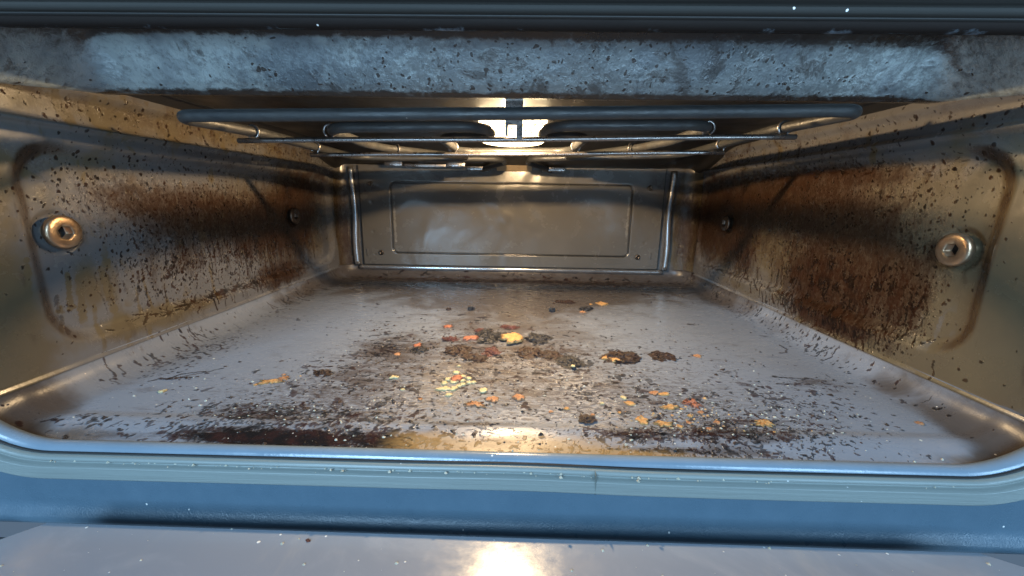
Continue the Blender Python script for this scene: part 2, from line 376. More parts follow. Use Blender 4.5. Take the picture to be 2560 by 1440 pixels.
# ------------------------------------------------------------------ dirt thrown on a surface: each spot, run and flake is laid one by one on a fine grid
class Canvas:
    def __init__(s, u, v):
        s.u, s.v = u, v; s.du = (u[-1] - u[0]) / (len(u) - 1); s.dv = (v[-1] - v[0]) / (len(v) - 1)
        s.a = np.zeros((len(u), len(v))); s.uu, s.vv = np.meshgrid(u, v, indexing='ij')
    def win(s, u, v, ru, rv):
        i0 = np.searchsorted(s.u, u - ru); i1 = np.searchsorted(s.u, u + ru, 'right'); j0 = np.searchsorted(s.v, v - rv); j1 = np.searchsorted(s.v, v + rv, 'right')
        return slice(i0, i1), slice(j0, j1)
    def spot(s, u, v, r, asp, ang, k, irr, ph):
        R_ = r * max(asp, 1 / asp) * 1.7 + 1.2 * max(s.du, s.dv); a, b = s.win(u, v, R_, R_)
        U = s.uu[a, b] - u; V = s.vv[a, b] - v
        if U.size == 0: return
        c, n = math.cos(ang), math.sin(ang); P = (U * c + V * n) / asp; Q = (-U * n + V * c) * asp
        t = np.arctan2(Q, P); q = np.hypot(P, Q); rr = r * (1 + irr * np.sin(2 * t + ph) + irr * .8 * np.sin(3 * t + ph * 2.3) + irr * .6 * np.sin(5 * t + ph * 3.1))
        soft = max(.35 * r, .00035); m = k * np.clip((rr - q) / soft + .5, 0, 1)
        s.a[a, b] = np.maximum(s.a[a, b], m)
    def sample(s, rng, n, blobs):
        wt = np.array([q[4] for q in blobs], float); i = rng.choice(len(blobs), n, p=wt / wt.sum()); b = np.array(blobs, float)[i]
        return b[:, 0] + rng.normal(size=n) * b[:, 2] * .72, b[:, 1] + rng.normal(size=n) * b[:, 3] * .72
    def spots(s, rng, n, blobs, r0, r1, asp=1.0, ang=0.0, k=(.7, 1.), irr=.18, p=2.5, angj=.4):
        U, V = s.sample(rng, n, blobs)
        for u, v in zip(U, V):
            s.spot(u, v, r0 + (r1 - r0) * rng.random() ** p, asp * rng.uniform(.85, 1.25), ang + rng.normal() * angj, rng.uniform(*k), irr * rng.uniform(.3, 1.4), rng.random() * 6.3)
    def run(s, rng, u, v, du, dv, L, w, k, wob=.25, beads=True):
        n = max(3, int(L / (w * .7))); d = math.hypot(du, dv); du, dv = du / d, dv / d; ang = 0
        for i in range(n):
            ang += rng.normal() * wob; ang *= .82
            c, q = math.cos(ang), math.sin(ang); u += (du * c - dv * q) * L / n; v += (du * q + dv * c) * L / n
            if rng.random() < .9: s.spot(u, v, w * rng.uniform(.6, 1.15) * (1 if i < n - 2 else 1.5), 1, 0, k * rng.uniform(.7, 1), .15, 1.)
    def runs(s, rng, n, blobs, dirv, L0, L1, w0, w1, k=(.6, 1.), wob=.22):
        U, V = s.sample(rng, n, blobs)
        for u, v in zip(U, V): s.run(rng, u, v, dirv[0] + rng.normal() * .07, dirv[1], rng.uniform(L0, L1) * rng.uniform(.4, 1), rng.uniform(w0, w1), rng.uniform(*k), wob)

# ------------------------------------------------------------------ the oven
oven = empty("oven", (0, 0.3, 0))
tag(oven, "built-in oven with open glass door, dirty grey enamel cavity and lit ceiling lamp", "oven")
W = 0.2305; YB = 0.530; XC = -0.0065   # half width, depth of rear wall, centre of rear wall

# floor pan -------------------------------------------------------------
rc = 0.016
th = np.linspace(0, math.pi / 2, 12)
edge_d = rc * (1 - np.cos(th))
th = np.linspace(0, math.pi / 2, 30); edge_d = rc * (1 - np.cos(th))
xs = np.concatenate([-W + edge_d, np.linspace(-W + rc, W - rc, 760)[1:-1], (W - edge_d)[::-1]])
ys = np.concatenate([np.linspace(0.150, YB - rc, 560)[:-1], YB - edge_d[::-1]])
X, Y = np.meshgrid(xs, ys, indexing='ij')
d = -rrect_sdf(X, Y, -W, W, -0.3, YB, 0.026)
d = np.clip(d, 0, rc)
Z = rc - np.sqrt(np.maximum(rc ** 2 - (rc - d) ** 2, 0))
lipz = 0.0007 * smooth(0.176, 0.169, Y) - 0.0022 * smooth(0.170, 0.150, Y)
Z = Z + lipz + 0.0010 * np.exp(-((Y - 0.49) / 0.012) ** 2) * smooth(0, rc, d)
grime_shade = gauss(X, Y, [(-.1221, .158, .024, .005), (-.085, .1575, .036, .0065, 1.5), (-.0476, .157, .010, .005), (-.0734, .176, .045, .009, .55),
    (-.125, .176, .026, .008, .7), (-.0097, .1718, .028, .002, .7), (.0573, .1655, .017, .004, .8), (.099, .1675, .034, .006, .9), (.079, .1563, .046, .003, .9),
    (.1169, .1787, .03, .009, .7), (-.0882, .2673, .025, .03, .85), (-.0199, .272, .035, .03, .75), (.0431, .268, .023, .026, .6),
    (-.092, .2103, .03, .02, .55), (-.0405, .2296, .05, .03, .40), (.0092, .2159, .05, .03, .36), (.0628, .2163, .012, .008, .5),
    (.19, .226, .016, .009, .7), (-.0026, .510, .20, .020, .8), (-.08, .50, .05, .014, .35), (.11, .50, .05, .012, .35), (.0, .455, .12, .02, .25), (-.0966, .334, .045, .03, .18),
    (-.199, .1996, .013, .005, .6), (.145, .30, .03, .03, .16), (-.17, .158, .03, .004, .5)])
film = gauss(X, Y, [(-.0026, .525, .24, .060, 1.4), (0, .46, .24, .08, 1.0), (0, .37, .11, .09, .55), (.02, .30, .09, .06, .35), (-.225, .17, .018, .03, .9), (.223, .18, .014, .06, 1.0), (.21, .155, .03, .006, .8), (-.19, .156, .03, .008, .8),
    (-.0882, .2673, .03, .03, .45), (-.226, .40, .012, .09, .5), (.226, .40, .012, .12, .6), (.0, .22, .16, .05, .22)])
speck = gauss(X, Y, [(0, .225, .13, .06, .9), (-.03, .29, .11, .07, .55), (.09, .19, .09, .03, .7), (-.1, .19, .08, .03, .7), (0, .40, .18, .07, .35), (.12, .28, .09, .07, .35), (0, .51, .2, .02, .6)]) + 0.05
splat = gauss(X, Y, [(-.215, .2451, .020, .03, .8), (-.200, .27, .025, .02, .5), (-.212, .33, .02, .05, .5), (-.218, .45, .014, .05, .9), (.222, .28, .010, .07, .8), (.216, .33, .016, .06, .35), (.224, .45, .01, .06, .9), (-.207, .225, .012, .012, .5)])
rng = np.random.default_rng(17); fc = Canvas(xs, ys); fc.du = .0006; fc.dv = .00065
CEN = [(-.088, .267, .028, .032, 1.5), (-.02, .272, .045, .035, 2.2), (.043, .262, .03, .03, 1.3), (0, .215, .075, .032, 3), (-.09, .205, .04, .025, 1.8), (.09, .20, .05, .03, 1.8), (0, .34, .11, .05, .9), (-.09, .34, .05, .03, .5), (.05, .41, .12, .04, .4), (.13, .26, .05, .05, .8), (.15, .20, .03, .02, .6)]
fc.spots(rng, 5400, CEN, .00022, .0013, 1.05, 0, p=3.6, irr=.3, angj=1.5, k=(.35, 1))
fc.spots(rng, 300, CEN, .0010, .0034, 1.2, 0, p=2.0, irr=.35, k=(.3, .8), angj=1.5)
fc.spots(rng, 2600, [(-.20, .166, .02, .004, .15), (-.125, .160, .030, .006, 1.3), (-.080, .1575, .040, .006, 2.6), (-.052, .1575, .016, .005, .8), (-.075, .176, .045, .008, 1.3), (-.125, .176, .028, .008, .9)], .0003, .0015, 1.15, .12, p=2.4, irr=.4, k=(.5, 1), angj=.8)
fc.spots(rng, 2300, [(.057, .1655, .018, .004, .8), (.099, .168, .034, .006, 1.6), (.079, .1555, .05, .003, 1.2), (.117, .1787, .03, .008, 1.3), (.145, .168, .02, .008, .5), (.19, .226, .018, .008, .4), (.165, .195, .02, .012, .5)],   .0003, .0011, 1.15, -.15, p=2.6, irr=.4, k=(.5, 1), angj=.8)
fc.spots(rng, 2400, [(-.0026, .510, .20, .010, 1.6), (-.08, .498, .06, .012, .8), (.11, .498, .06, .012, .8), (0, .475, .16, .028, 2.0)], .0005, .0028, 1.4, 0, p=2.2, irr=.35, k=(.4, .95))
SL = [(-.214, .245, .016, .030, 1.2), (-.204, .265, .020, .020, .9), (-.213, .32, .014, .04, .9), (-.218, .43, .010, .06, 1.4), (-.208, .225, .010, .01, .4)]
SR = [(.2225, .29, .008, .06, 1.4), (.220, .35, .010, .05, .6), (.224, .45, .008, .06, 1.2)]
fc.spots(rng, 900, SL, .0002, .0010, 1.1, .4, p=2.4); fc.spots(rng, 700, SR, .0002, .0010, 1.1, -.4, p=2.4)
fc.runs(rng, 44, [(-.226, .255, .004, .030, 1), (-.224, .40, .004, .05, 1)], (1, -.30), .006, .022, .0003, .0007, wob=.5)
fc.runs(rng, 30, [(.226, .28, .003, .04, 1), (.225, .40, .004, .06, .8)], (-1, -.30), .005, .016, .0003, .0007, wob=.5)
for (u, v, du, dv, L, w_) in ((-.222, .262, 1, -.55, .032, .0008), (-.213, .268, 1, -.5, .022, .0007), (-.218, .245, 1, -.5, .020, .0008), (.207, .293, -.5, -1, .024, .0008), (-.205, .207, 1, .5, .034, .0008), (-.19, .215, 1, .4, .02, .0006), (-.13, .232, 1, .35, .02, .0009), (.19, .232, -1, .2, .024, .0011), (.178, .226, -1, .35, .016, .0008)):
    fc.run(rng, u, v, du, dv, L, w_, .95, .4)
worn_glow = gauss(X, Y, [(.008, .1565, .045, .009, 1.1), (-.035, .157, .018, .007, .7), (.06, .154, .04, .0035, .8)])
fl = link("floor_pan", grid_mesh(np.stack([X, Y, Z], -1), dict(grime_shade=grime_shade, film=film, speck=speck, dots=fc.a, worn_glow=worn_glow)), M_floor, oven)

# side walls ------------------------------------------------------------
def side_wall(sgn):
    yy = np.linspace(0.150, YB - 0.014, 700); zz = np.linspace(0.0135, 0.166, 300)
    Yg, Zg = np.meshgrid(yy, zz, indexing='ij')
    if sgn < 0: r = (.1905, .505, .0265, .1285)
    else: r = (.1945, .512, .0300, .1325)
    sd = rrect_sdf(Yg, Zg, *r, 0.020)
    rec = 0.0042 * smooth(0.0040, -0.0055, sd)
    zb = 0.1392 if sgn < 0 else 0.1412
    bead = -0.0022 * np.exp(-((Zg - zb) / 0.0016) ** 2)
    roll = -0.0035 * smooth(0.150, 0.158, Zg) ** 2
    lipx = -0.0012 * smooth(0.0165, 0.0135, Zg)
    wob = 0.0005 * np.sin(Yg * 37 + sgn) * np.sin(Zg * 61)
    by, bz = (.205, .085) if sgn < 0 else (.211, .0835)
    dimple = np.zeros_like(Yg)
    for (cy, cz) in ((by, bz), ((.424, .084) if sgn < 0 else (.448, .0827))):
        q = np.hypot(Yg - cy, Zg - cz); dimple += 0.0016 * smooth(0.0125, 0.0085, q)
    Xg = sgn * (W + rec + bead + roll + lipx + wob + dimple)
    # front edge of the wall turns outwards to the rim
    if sgn < 0:
        spl = gauss(Yg, Zg, [(.2794, .0956, .055, .020, .70), (.34, .083, .075, .028, .85), (.43, .078, .06, .045, .95), (.24, .108, .028, .014, .35), (.2618, .058, .03, .018, .35),
                             (.385, .027, .054, .012, .8), (.29, .026, .03, .005, .6), (.205, .105, .03, .02, .12), (.46, .12, .06, .03, .5), (.3, .15, .12, .01, .22)])
        drip = gauss(Yg, Zg, [(.35, .058, .06, .014, .9), (.42, .055, .06, .02, 1.), (.28, .060, .03, .015, .5), (.40, .022, .05, .010, 1.), (.26, .02, .05, .006, .4)])
        film = gauss(Yg, Zg, [(.17, .05, .022, .06, 1.0), (.216, .052, .009, .02, .8), (.228, .048, .005, .02, .7), (.165, .12, .02, .04, .7), (.25, .025, .06, .008, .9), (.34, .09, .08, .03, .6), (.45, .08, .08, .05, .9), (.25, .15, .2, .012, .8), (.22, .12, .05, .015, .5)]) + .05
    else:
        spl = gauss(Yg, Zg, [(.3877, .105, .10, .030, .9), (.29, .100, .065, .020, .72), (.3177, .049, .04, .028, .85), (.262, .049, .035, .022, .75), (.2292, .052, .014, .022, .55),
                             (.4975, .079, .066, .054, 1.0), (.278, .025, .045, .011, .9), (.30, .125, .08, .008, .8), (.42, .06, .05, .03, .6), (.26, .075, .05, .02, .6)])
        drip = gauss(Yg, Zg, [(.3177, .045, .035, .02, 1.), (.262, .045, .035, .02, .9), (.41, .045, .03, .02, 1.), (.28, .022, .045, .01, 1.), (.232, .045, .012, .02, .5)])
        film = gauss(Yg, Zg, [(.19, .05, .014, .06, .8), (.25, .05, .06, .03, .8), (.23, .10, .06, .03, .6), (.38, .08, .15, .06, .9), (.17, .045, .012, .02, .7), (.18, .12, .03, .03, .5), (.22, .02, .08, .008, .7)]) + .08
    nf = smooth(0.0075, 0.001, np.abs(sd + .001)) * (smooth(r[0] + .03, r[0], Yg) + 0.6 * smooth(r[3] - .02, r[3] - .004, Zg))
    edge = np.clip(nf * 0.75, 0, 1) + (gauss(Yg, Zg, [(.168, .042, .003, .012, .9)]) if sgn > 0 else gauss(Yg, Zg, [(.183, .063, .002, .012, .6), (.174, .075, .002, .018, .4)]))
    rng = np.random.default_rng(5 if sgn < 0 else 9); cv = Canvas(yy, zz)
    if sgn < 0:
        D = [(.29, .098, .06, .020, .8), (.34, .083, .07, .030, 1.4), (.42, .080, .06, .040, 2.2), (.26, .062, .04, .025, .5), (.22, .10, .03, .03, .22)]
        cv.spots(rng, 6200, D, .00022, .0009, 1.12, math.pi / 2, p=3.0, irr=.12)
        cv.spots(rng, 260, [(.22, .105, .035, .025, 1), (.28, .11, .05, .02, 1), (.30, .06, .05, .02, 1), (.27, .135, .06, .014, .6), (.34, .145, .09, .010, .5), (.175, .11, .02, .03, .15)], .0004, .0012, 1.08, math.pi / 2, p=2.5, irr=.1)
        cv.spots(rng, 900, [(.27, .052, .030, .016, 1), (.32, .050, .04, .016, 1.2), (.37, .045, .04, .016, 1)], .0003, .0012, 1.2, math.pi / 2)
        cv.runs(rng, 170, [(.36, .062, .05, .014, 1), (.42, .065, .05, .020, 1.6), (.30, .066, .04, .012, .5)], (0, -1), .006, .022, .00030, .00065)
        cv.runs(rng, 60, [(.40, .034, .035, .006, 1), (.33, .030, .03, .005, .5)], (0, -1), .006, .020, .00030, .00065)
        cv.runs(rng, 16, [(.235, .062, .02, .008, 1), (.20, .05, .02, .01, .5)], (0, -1), .008, .03, .0006, .0013, k=(.3, .5))
        cv.spots(rng, 260, [(.29, .0275, .045, .0022, 1), (.36, .0275, .05, .0025, 1.2)], .0005, .0022, 2.2, 0, k=(.4, .8))
    else:
        D = [(.38, .105, .09, .028, 1.6), (.29, .102, .06, .020, 1.2), (.48, .085, .06, .05, 2.0), (.42, .07, .05, .035, 1.2), (.30, .085, .05, .03, .9)]
        cv.spots(rng, 7000, D, .00022, .0009, 1.12, math.pi / 2, p=3.0, irr=.12)
        cv.spots(rng, 2300, [(.310, .052, .035, .024, 1.5), (.262, .048, .03, .022, 1.3), (.230, .050, .013, .022, .6), (.28, .028, .045, .012, .9)], .00025, .0010, 1.2, math.pi / 2, irr=.15)
        cv.spots(rng, 150, [(.23, .10, .03, .03, 1), (.19, .07, .03, .05, .3), (.30, .145, .08, .01, .6), (.22, .125, .04, .012, .6)], .0004, .0012, 1.08, math.pi / 2, p=2.5, irr=.1)
        cv.runs(rng, 330, [(.315, .062, .030, .012, 1.3), (.268, .058, .028, .012, 1.2), (.235, .052, .012, .012, .4), (.41, .060, .02, .016, 1.2), (.29, .034, .04, .008, 1.)], (0, -1), .008, .026, .00030, .0008)
        cv.runs(rng, 90, [(.285, .028, .035, .004, 1), (.34, .028, .03, .004, .6)], (-.4, -1), .006, .018, .00035, .0008)
        cv.spots(rng, 320, [(.30, .0305, .04, .0025, 1), (.42, .0300, .04, .0025, .8), (.30, .128, .06, .0025, .9), (.38, .129, .05, .0025, .8)], .0005, .0022, 2.2, 0, k=(.4, .8))
    spl = np.clip(spl + .30 * gauss(Yg, Zg, [(.30, .151, .25, .009, 1)]), 0, 1) * .95
    fcv = Canvas(yy, zz)
    fcv.runs(rng, 26, [(.21, .065, .04, .02, 1), (.17, .09, .02, .04, 1), (.30, .07, .05, .02, .6)], (0, -1), .02, .06, .0008, .0028, k=(.5, 1), wob=.08)
    fcv.spots(rng, 60, [(.20, .09, .04, .05, 1), (.3, .14, .12, .02, 1)], .001, .006, 1.3, math.pi / 2, k=(.2, .7), irr=.3)
    film = np.clip(film, 0, 1.1) * .85 + .55 * fcv.a
    cv.spots(rng, 420, [(.28, .150, .10, .008, 1), (.42, .148, .07, .008, 1.2)], .0003, .0011, 1.2, math.pi / 2)
    edge = edge + .42 * smooth(.139, .152, Zg) + .25 * smooth(.40, .50, Yg) * smooth(.05, .09, Zg)
    P = np.stack([Xg, Yg, Zg], -1)
    o = link("side_wall", grid_mesh(P, dict(film=film, splat=spl, drip=drip, edge=edge, dots=cv.a), flip=(sgn > 0)), M_wall, oven)
    # screws
    def screw(cy, cz, mat, r=0.0085, label=None):
        ax = (-sgn, 0, 0); base = Vector((sgn * (W + 0.0030), cy, cz))
        hexr = r * 0.40
        prof = [(r * .72, -0.003), (r * .72, 0.0002), (r * 1.0, 0.0006), (r * 1.02, 0.0022), (r * .99, 0.0030), (r * .92, 0.0035), (r * .74, 0.0038), (r * .55, 0.0038), (hexr * 1.12, 0.0037), (hexr, 0.0033), (hexr, -0.0006), (0.0001, -0.0010)]
        V, F = lathe(prof, base, ax, 48)
        A = Vector(ax); U = A.orthogonal().normalized(); Wv = A.cross(U)
        # turn the inner rings into a hexagon
        n = 48
        for ring in (8, 9, 10):
            for k in range(n):
                a = 2 * math.pi * k / n; aa = (a % (math.pi / 3)) - math.pi / 6
                rr = hexr * 0.92 / math.cos(aa) * (1.06 if ring == 8 else 1.0)
                V[ring * n + k] = base + A * prof[ring][1] + (U * math.cos(a) + Wv * math.sin(a)) * rr
        sc_ = link("screw", from_pydata(V, F), mat, o)
        sc_.data.materials.append(M_dark)
        for pi, pg in enumerate(sc_.data.polygons):
            if pi // n >= 10: pg.material_index = 1
        if label: sc_['label'] = label
        return sc_
    if sgn < 0:
        screw(.205, .085, M_copper, label="copper coloured socket screw near the opening"); screw(.424, .084, M_steel, label="brown stained socket screw deep inside")
    else:
        screw(.211, .0835, M_copper, label="copper coloured socket screw near the opening"); screw(.448, .0827, M_steel, label="brown stained socket screw deep inside")
    return o
side_wall(-1); side_wall(1)

# rear wall -------------------------------------------------------------
zz = np.linspace(0.0135, 0.170, 100)
path = []
Rb = 0.017
for t in np.linspace(0, math.pi / 2, 14): path.append((-W - 0.0 + Rb - Rb * math.cos(t), YB - 0.014 - 0.003 + Rb * math.sin(t)))
px0 = path[-1][0]
for t in np.linspace(0, 1, 160)[1:-1]: path.append((px0 + (-2 * px0) * t, YB))
for t in np.linspace(math.pi / 2, 0, 14): path.append((W - Rb + Rb * math.cos(t), YB - 0.017 + Rb * math.sin(t)))
path = np.array(path)
PX, ZZ = np.meshgrid(path[:, 0], zz, indexing='ij'); PY = np.meshgrid(path[:, 1], zz, indexing='ij')[0]
film = gauss(PX, ZZ, [(-.225, .07, .012, .08, 1.2), (.222, .07, .016, .08, 1.3), (-.215, .03, .012, .03, .5)])
rw = link("rear_wall", grid_mesh(np.stack([PX, PY, ZZ], -1), dict(film=film, splat=film * 0.6, drip=film * 0.5, edge=film * 0.5, dots=film * 0), flip=True), M_wall, oven)
# bright rolled corner strips and the strip along the foot of the rear wall
for sx, x in ((-1, -.2105), (1, .1985)):
    pts = [(x - sx * .0000 + (sx * .0010) * math.sin(k / 3.0), YB - 0.002, z) for k, z in enumerate(np.linspace(.016, .142, 26))]
    V, F = tube_mesh(pts, 0.0042, 14)
    c = link("corner_strip", from_pydata(V, F), M_corner, rw)
pts = [(x, YB - 0.0015, .0125) for x in np.linspace(-.2085, .1965, 60)]
V, F = tube_mesh(pts, 0.0032, 14)
link("foot_strip", from_pydata(V, F), M_corner, rw)
# panel plate with pressed field
x0, x1, z0, z1 = -.2010, .1885, .0170, .1445
xs = np.linspace(x0, x1, 560); zs = np.linspace(z0, z1, 230)
Xg, Zg = np.meshgrid(xs, zs, indexing='ij')
sd = rrect_sdf(Xg, Zg, -.1615, .1495, .0325, .1235, .007)
Yg = YB - 0.0035 + 0.0008 * smooth(0.0010, -0.0010, sd) + 0.0012 * np.exp(-(sd / 0.0010) ** 2)
Yg += 0.0006 * np.sin(Xg * 19) * np.sin(Zg * 33)
for (cx, cz, rr) in ((-.187, .098, .003), (-.187, .060, .0025), (.170, .052, .003), (-.186, .03, .002)):
    Yg += 0.0006 * np.exp(-((Xg - cx) ** 2 + (Zg - cz) ** 2) / rr ** 2 * 2)
scuff = (np.exp(-((Xg + .1575) / .0022) ** 2) * smooth(.035, .05, Zg) + np.exp(-((Xg - .1455) / .0022) ** 2) * smooth(.04, .06, Zg)) * smooth(.118, .105, Zg)
line = np.exp(-((sd) / 0.0009) ** 4)
def panel_mat():
    s = NT("rear_panel_enamel")
    col = s.mix(s.noise(14, 4, 0.6, dist=0.5), (0.092, 0.088, 0.080), (0.132, 0.125, 0.113))
    col = s.mix(s.math('MULTIPLY', s.ramp(s.math('ADD', s.math('MULTIPLY', s.attr('scuff'), 0.35), s.noise(160, 6, 0.75)), 0.72, 0.82), 0.6), col, (0.26, 0.25, 0.23))
    dash = s.dots(150, 0.05, s.map((0.35, 1, 1.7)), 0.03, 0.12, soft=0.03)
    dash = s.math('MAXIMUM', dash, s.dots(190, 0.03, s.map((1.6, 1, 0.35), loc=(4, 4, 4)), 0.03, 0.09, soft=0.03))
    col = s.mix(s.math('MULTIPLY', dash, 0.6), col, (0.32, 0.30, 0.27))
    col = s.mix(s.math('MULTIPLY', s.attr('line'), 0.95), col, (0.012, 0.011, 0.01))
    rough = s.lin(s.noise(40, 5, 0.6), 0.3, 0.7, 0.15, 0.32)
    nm = s.bump(s.noise(700, 3), 0.06, 0.0004); nm = s.bump(s.noise(11, 2, dist=.8), 0.7, 0.005, nm)
    return s.done(col, rough, nm, spec=0.55)
bp = link("back_panel", grid_mesh(np.stack([Xg, Yg, Zg], -1), dict(scuff=scuff, line=line), flip=True), panel_mat(), rw)
# dark seam round the plate
V, F = [], []
def frame_ring(x0, x1, z0, z1, w_, y0, y1):
    parts = [box(x0 - w_, x0, y0, y1, z0 - w_, z1), box(x1, x1 + w_, y0, y1, z0 - w_, z1), box(x0, x1, y0, y1, z0 - w_, z0)]
    return join(parts)
link("panel_seam", from_pydata(*frame_ring(x0, x1, z0, z1, .0009, YB - 0.0034, YB - 0.0005)), M_dark, rw, shade=False)
for (cx, cz) in ((-.1865, .121), (-.1775, .0325), (.1705, .121), (.162, .0325)):
    V, F = lathe([(.0034, 0), (.0034, .0008), (.0028, .0016), (.0016, .0018), (.0013, .0012), (.0001, .0010)], (cx, YB - 0.0035, cz), (0, -1, 0), 24)
    link("screw", from_pydata(V, F), M_steel, rw)
for (cx, cz) in ((-.196, .033), (.1785, .034)):
    link("slot", bevel_box_mesh(box(cx - .0012, cx + .0012, YB - .0042, YB - .0030, cz - .0045, cz + .0045), 0.0005), M_back, rw)

# ceiling ---------------------------------------------------------------
xs = np.linspace(-W - .002, W + .002, 180); ys = np.linspace(0.2395, YB + 0.002, 130)
X, Y = np.meshgrid(xs, ys, indexing='ij')
Z = 0.1660 - 0.0225 * smooth(0.43, 0.535, Y) - 0.0070 * smooth(W - .012, W - .001, np.abs(X))
ring = np.abs(X) - (W - 0.013)
cut = np.maximum(np.abs(X) - (W - .013), (np.abs(X) + 0.75 * (Y - YB) - (W - .072)) / 1.25)
Z = Z + 0.0016 * smooth(-0.0008, 0.0008, cut)
hole = np.hypot(X, Y - .340)
o = grid_mesh(np.stack([X, Y, Z], -1), flip=True)
bm = bmesh.new(); bm.from_mesh(o)
bmesh.ops.delete(bm, geom=[f for f in bm.faces if math.hypot(f.calc_center_median().x, f.calc_center_median().y - .335) < .0275], context='FACES')
bm.to_mesh(o); bm.free()
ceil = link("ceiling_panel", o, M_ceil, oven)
# dark joint between ceiling sheet and side walls
for sg in (-1, 1):
    V, F = tube_mesh([(sg * (W - .013), y, 0.1660 + .0004 - 0.0225 * float(smooth(0.43, 0.535, np.array(y)))) for y in np.linspace(.24, .40, 10)], 0.0009, 8)
    link("panel_seam", from_pydata(V, F), M_dark, ceil)
# hinge latch and the lit plate at the back of the ceiling
b = join([box(-.162, -.140, .510, .522, .1425, .1475), box(-.138, -.086, .512, .520, .1420, .1455), box(-.085, -.062, .510, .522, .1425, .1480)])
link("latch", bevel_box_mesh(b, 0.0005), M_rod, ceil)
M_plate = plain("lit_ceiling_plate", (0.32, 0.22, 0.13), (0.45, 0.35, 0.22), (0.35, 0.55), scale=140, bump=0.5, dirt=0.6)
V = [(-.024, .500, .1580), (.020, .500, .1580), (.020, .524, .1390), (-.024, .524, .1390)]
link("grimy_plate", from_pydata(V, [(0, 1, 2, 3)]), M_plate, ceil)

# front lintel (sloping face above the opening) --------------------------
prof = [(.1510, .1612), (.153, .166), (.168, .1760), (.190, .1840), (.2060, .1860), (.2110, .1856), (.2145, .1842), (.2170, .1822), (.2200, .1785), (.2235, .1733), (.2268, .1680), (.2292, .1640), (.2318, .1606), (.2345, .1590), (.2380, .1592), (.2398, .1606), (.2402, .1640), (.2402, .1700)]
pp = []
for i in range(len(prof) - 1):
    for k in range(5):
        f = k / 5; pp.append((prof[i][0] * (1 - f) + prof[i + 1][0] * f, prof[i][1] * (1 - f) + prof[i + 1][1] * f))
pp.append(prof[-1]); pp = np.array(pp)
xs = np.linspace(-W - .004, W + .004, 260)
X, Yp = np.meshgrid(xs, pp[:, 0], indexing='ij'); Zp = np.meshgrid(xs, pp[:, 1], indexing='ij')[1]
# the ends curve down into the side walls
e = smooth(W - .030, W - .002, np.abs(X)) ** 1.5; tgt = .1480 + (Yp - .150) * .128; Zp = np.where(Yp < .2345, Zp * (1 - e) + np.minimum(Zp, tgt) * e, Zp)
grime_shade = np.clip(smooth(.2185 + .008 * np.clip(X + .1, 0, .35), .2150 + .008 * np.clip(X + .1, 0, .35), Yp) * np.clip(1 - 1.8 * e, 0, 1) + .30 * e + smooth(.2290, .2330, Yp) + .15 * smooth(.9, 1, e), 0, 1) * 0.95 + 0.12 * gauss(X, Yp, [(0, .21, .08, .02)])  # shade of the curved edges and ends painted in along with the grime
dirt = np.clip(gauss(X, Yp, [(.02, .22, .09, .04, .9), (.12, .22, .09, .04, .7), (-.10, .23, .05, .006, .6)]) + .06, 0, 1)
link("lintel", grid_mesh(np.stack([X, Yp, Zp], -1), dict(grime_shade=grime_shade, speck=dirt), flip=True), M_lintel, oven)

# rim, seal and front frame rings -----------------------------------------
HX, ZB, ZT = 0.240, -0.0005, 0.1612; RB = 0.048; RT = 0.030
def ring_path(off):
    """closed path around the opening in the X-Z plane; off > 0 outwards. returns list of (x,z)"""
    out = []
    def arc(cx, cz, r, a0, a1, n=22):
        for k in range(n + 1):
            a = a0 + (a1 - a0) * k / n; out.append((cx + (r + off) * math.cos(a), cz + (r + off) * math.sin(a)))
    arc(-HX + RB, ZB + RB, RB, math.pi, 1.5 * math.pi)
    for t in np.linspace(0, 1, 62)[1:-1]: out.append(((-HX + RB) + (2 * HX - 2 * RB) * t, ZB - off))
    arc(HX - RB, ZB + RB, RB, 1.5 * math.pi, 2 * math.pi)
    arc(HX - RT, ZT - RT, RT, 0, .5 * math.pi)
    for t in np.linspace(0, 1, 62)[1:-1]: out.append(((HX - RT) - (2 * HX - 2 * RT) * t, ZT + off))
    arc(-HX + RT, ZT - RT, RT, .5 * math.pi, math.pi)
    return out
def ring_sweep(prof, wave=0.0):
    """prof: list of (y, off)"""
    rings = [ring_path(o_) for _, o_ in prof]; n = len(rings[0]); V = []; F = []
    for (y, _), r in zip(prof, rings):
        for (x, z) in r:
            dz = 0.0
            if wave and z < 0.02: dz = wave * (math.exp(-((x - .012) / .035) ** 2) - 0.25 * math.sin(x * 21))
            V.append((x, y, z + dz))
    for i in range(len(prof) - 1):
        for k in range(n):
            F.append((i * n + k, (i + 1) * n + k, (i + 1) * n + (k + 1) % n, i * n + (k + 1) % n))
    return V, F
rim = link("rim", from_pydata(*ring_sweep([(.1545, .0016), (.1530, .0004), (.1515, .0000), (.1500, .0002), (.1487, .0010), (.1480, .0022), (.1477, .0036), (.1477, .0060)])), M_rim, oven)
ser = []
gp = [(.1478, .0030), (.1462, .0032), (.1452, .0036), (.1447, .0046), (.1449, .0052), (.1461, .0056), (.1448, .0060), (.1438, .0062), (.1430, .0067)]
for k in range(7):
    z_ = .0070 + k * .00065; gp += [(.1426 - .00012 * k, z_), (.1434 - .00012 * k, z_ + .0003)]
gp += [(.1424, .0116), (.1430, .0124), (.1445, .0130), (.1478, .0133)]
seal = link("door_seal", from_pydata(*ring_sweep(gp, 0.0008)), M_gasket, oven)
link("seal_gap", from_pydata(*ring_sweep([(.1477, .0024), (.1470, .0026), (.1468, .0029), (.1470, .0033), (.1477, .0034)], 0.0008)), M_dark, seal)
link("seal_joint", bevel_box_mesh(box(.0405, .04065, .1422, .1470, -.0126, -.0036), 0.00004, 1), M_joint, seal)
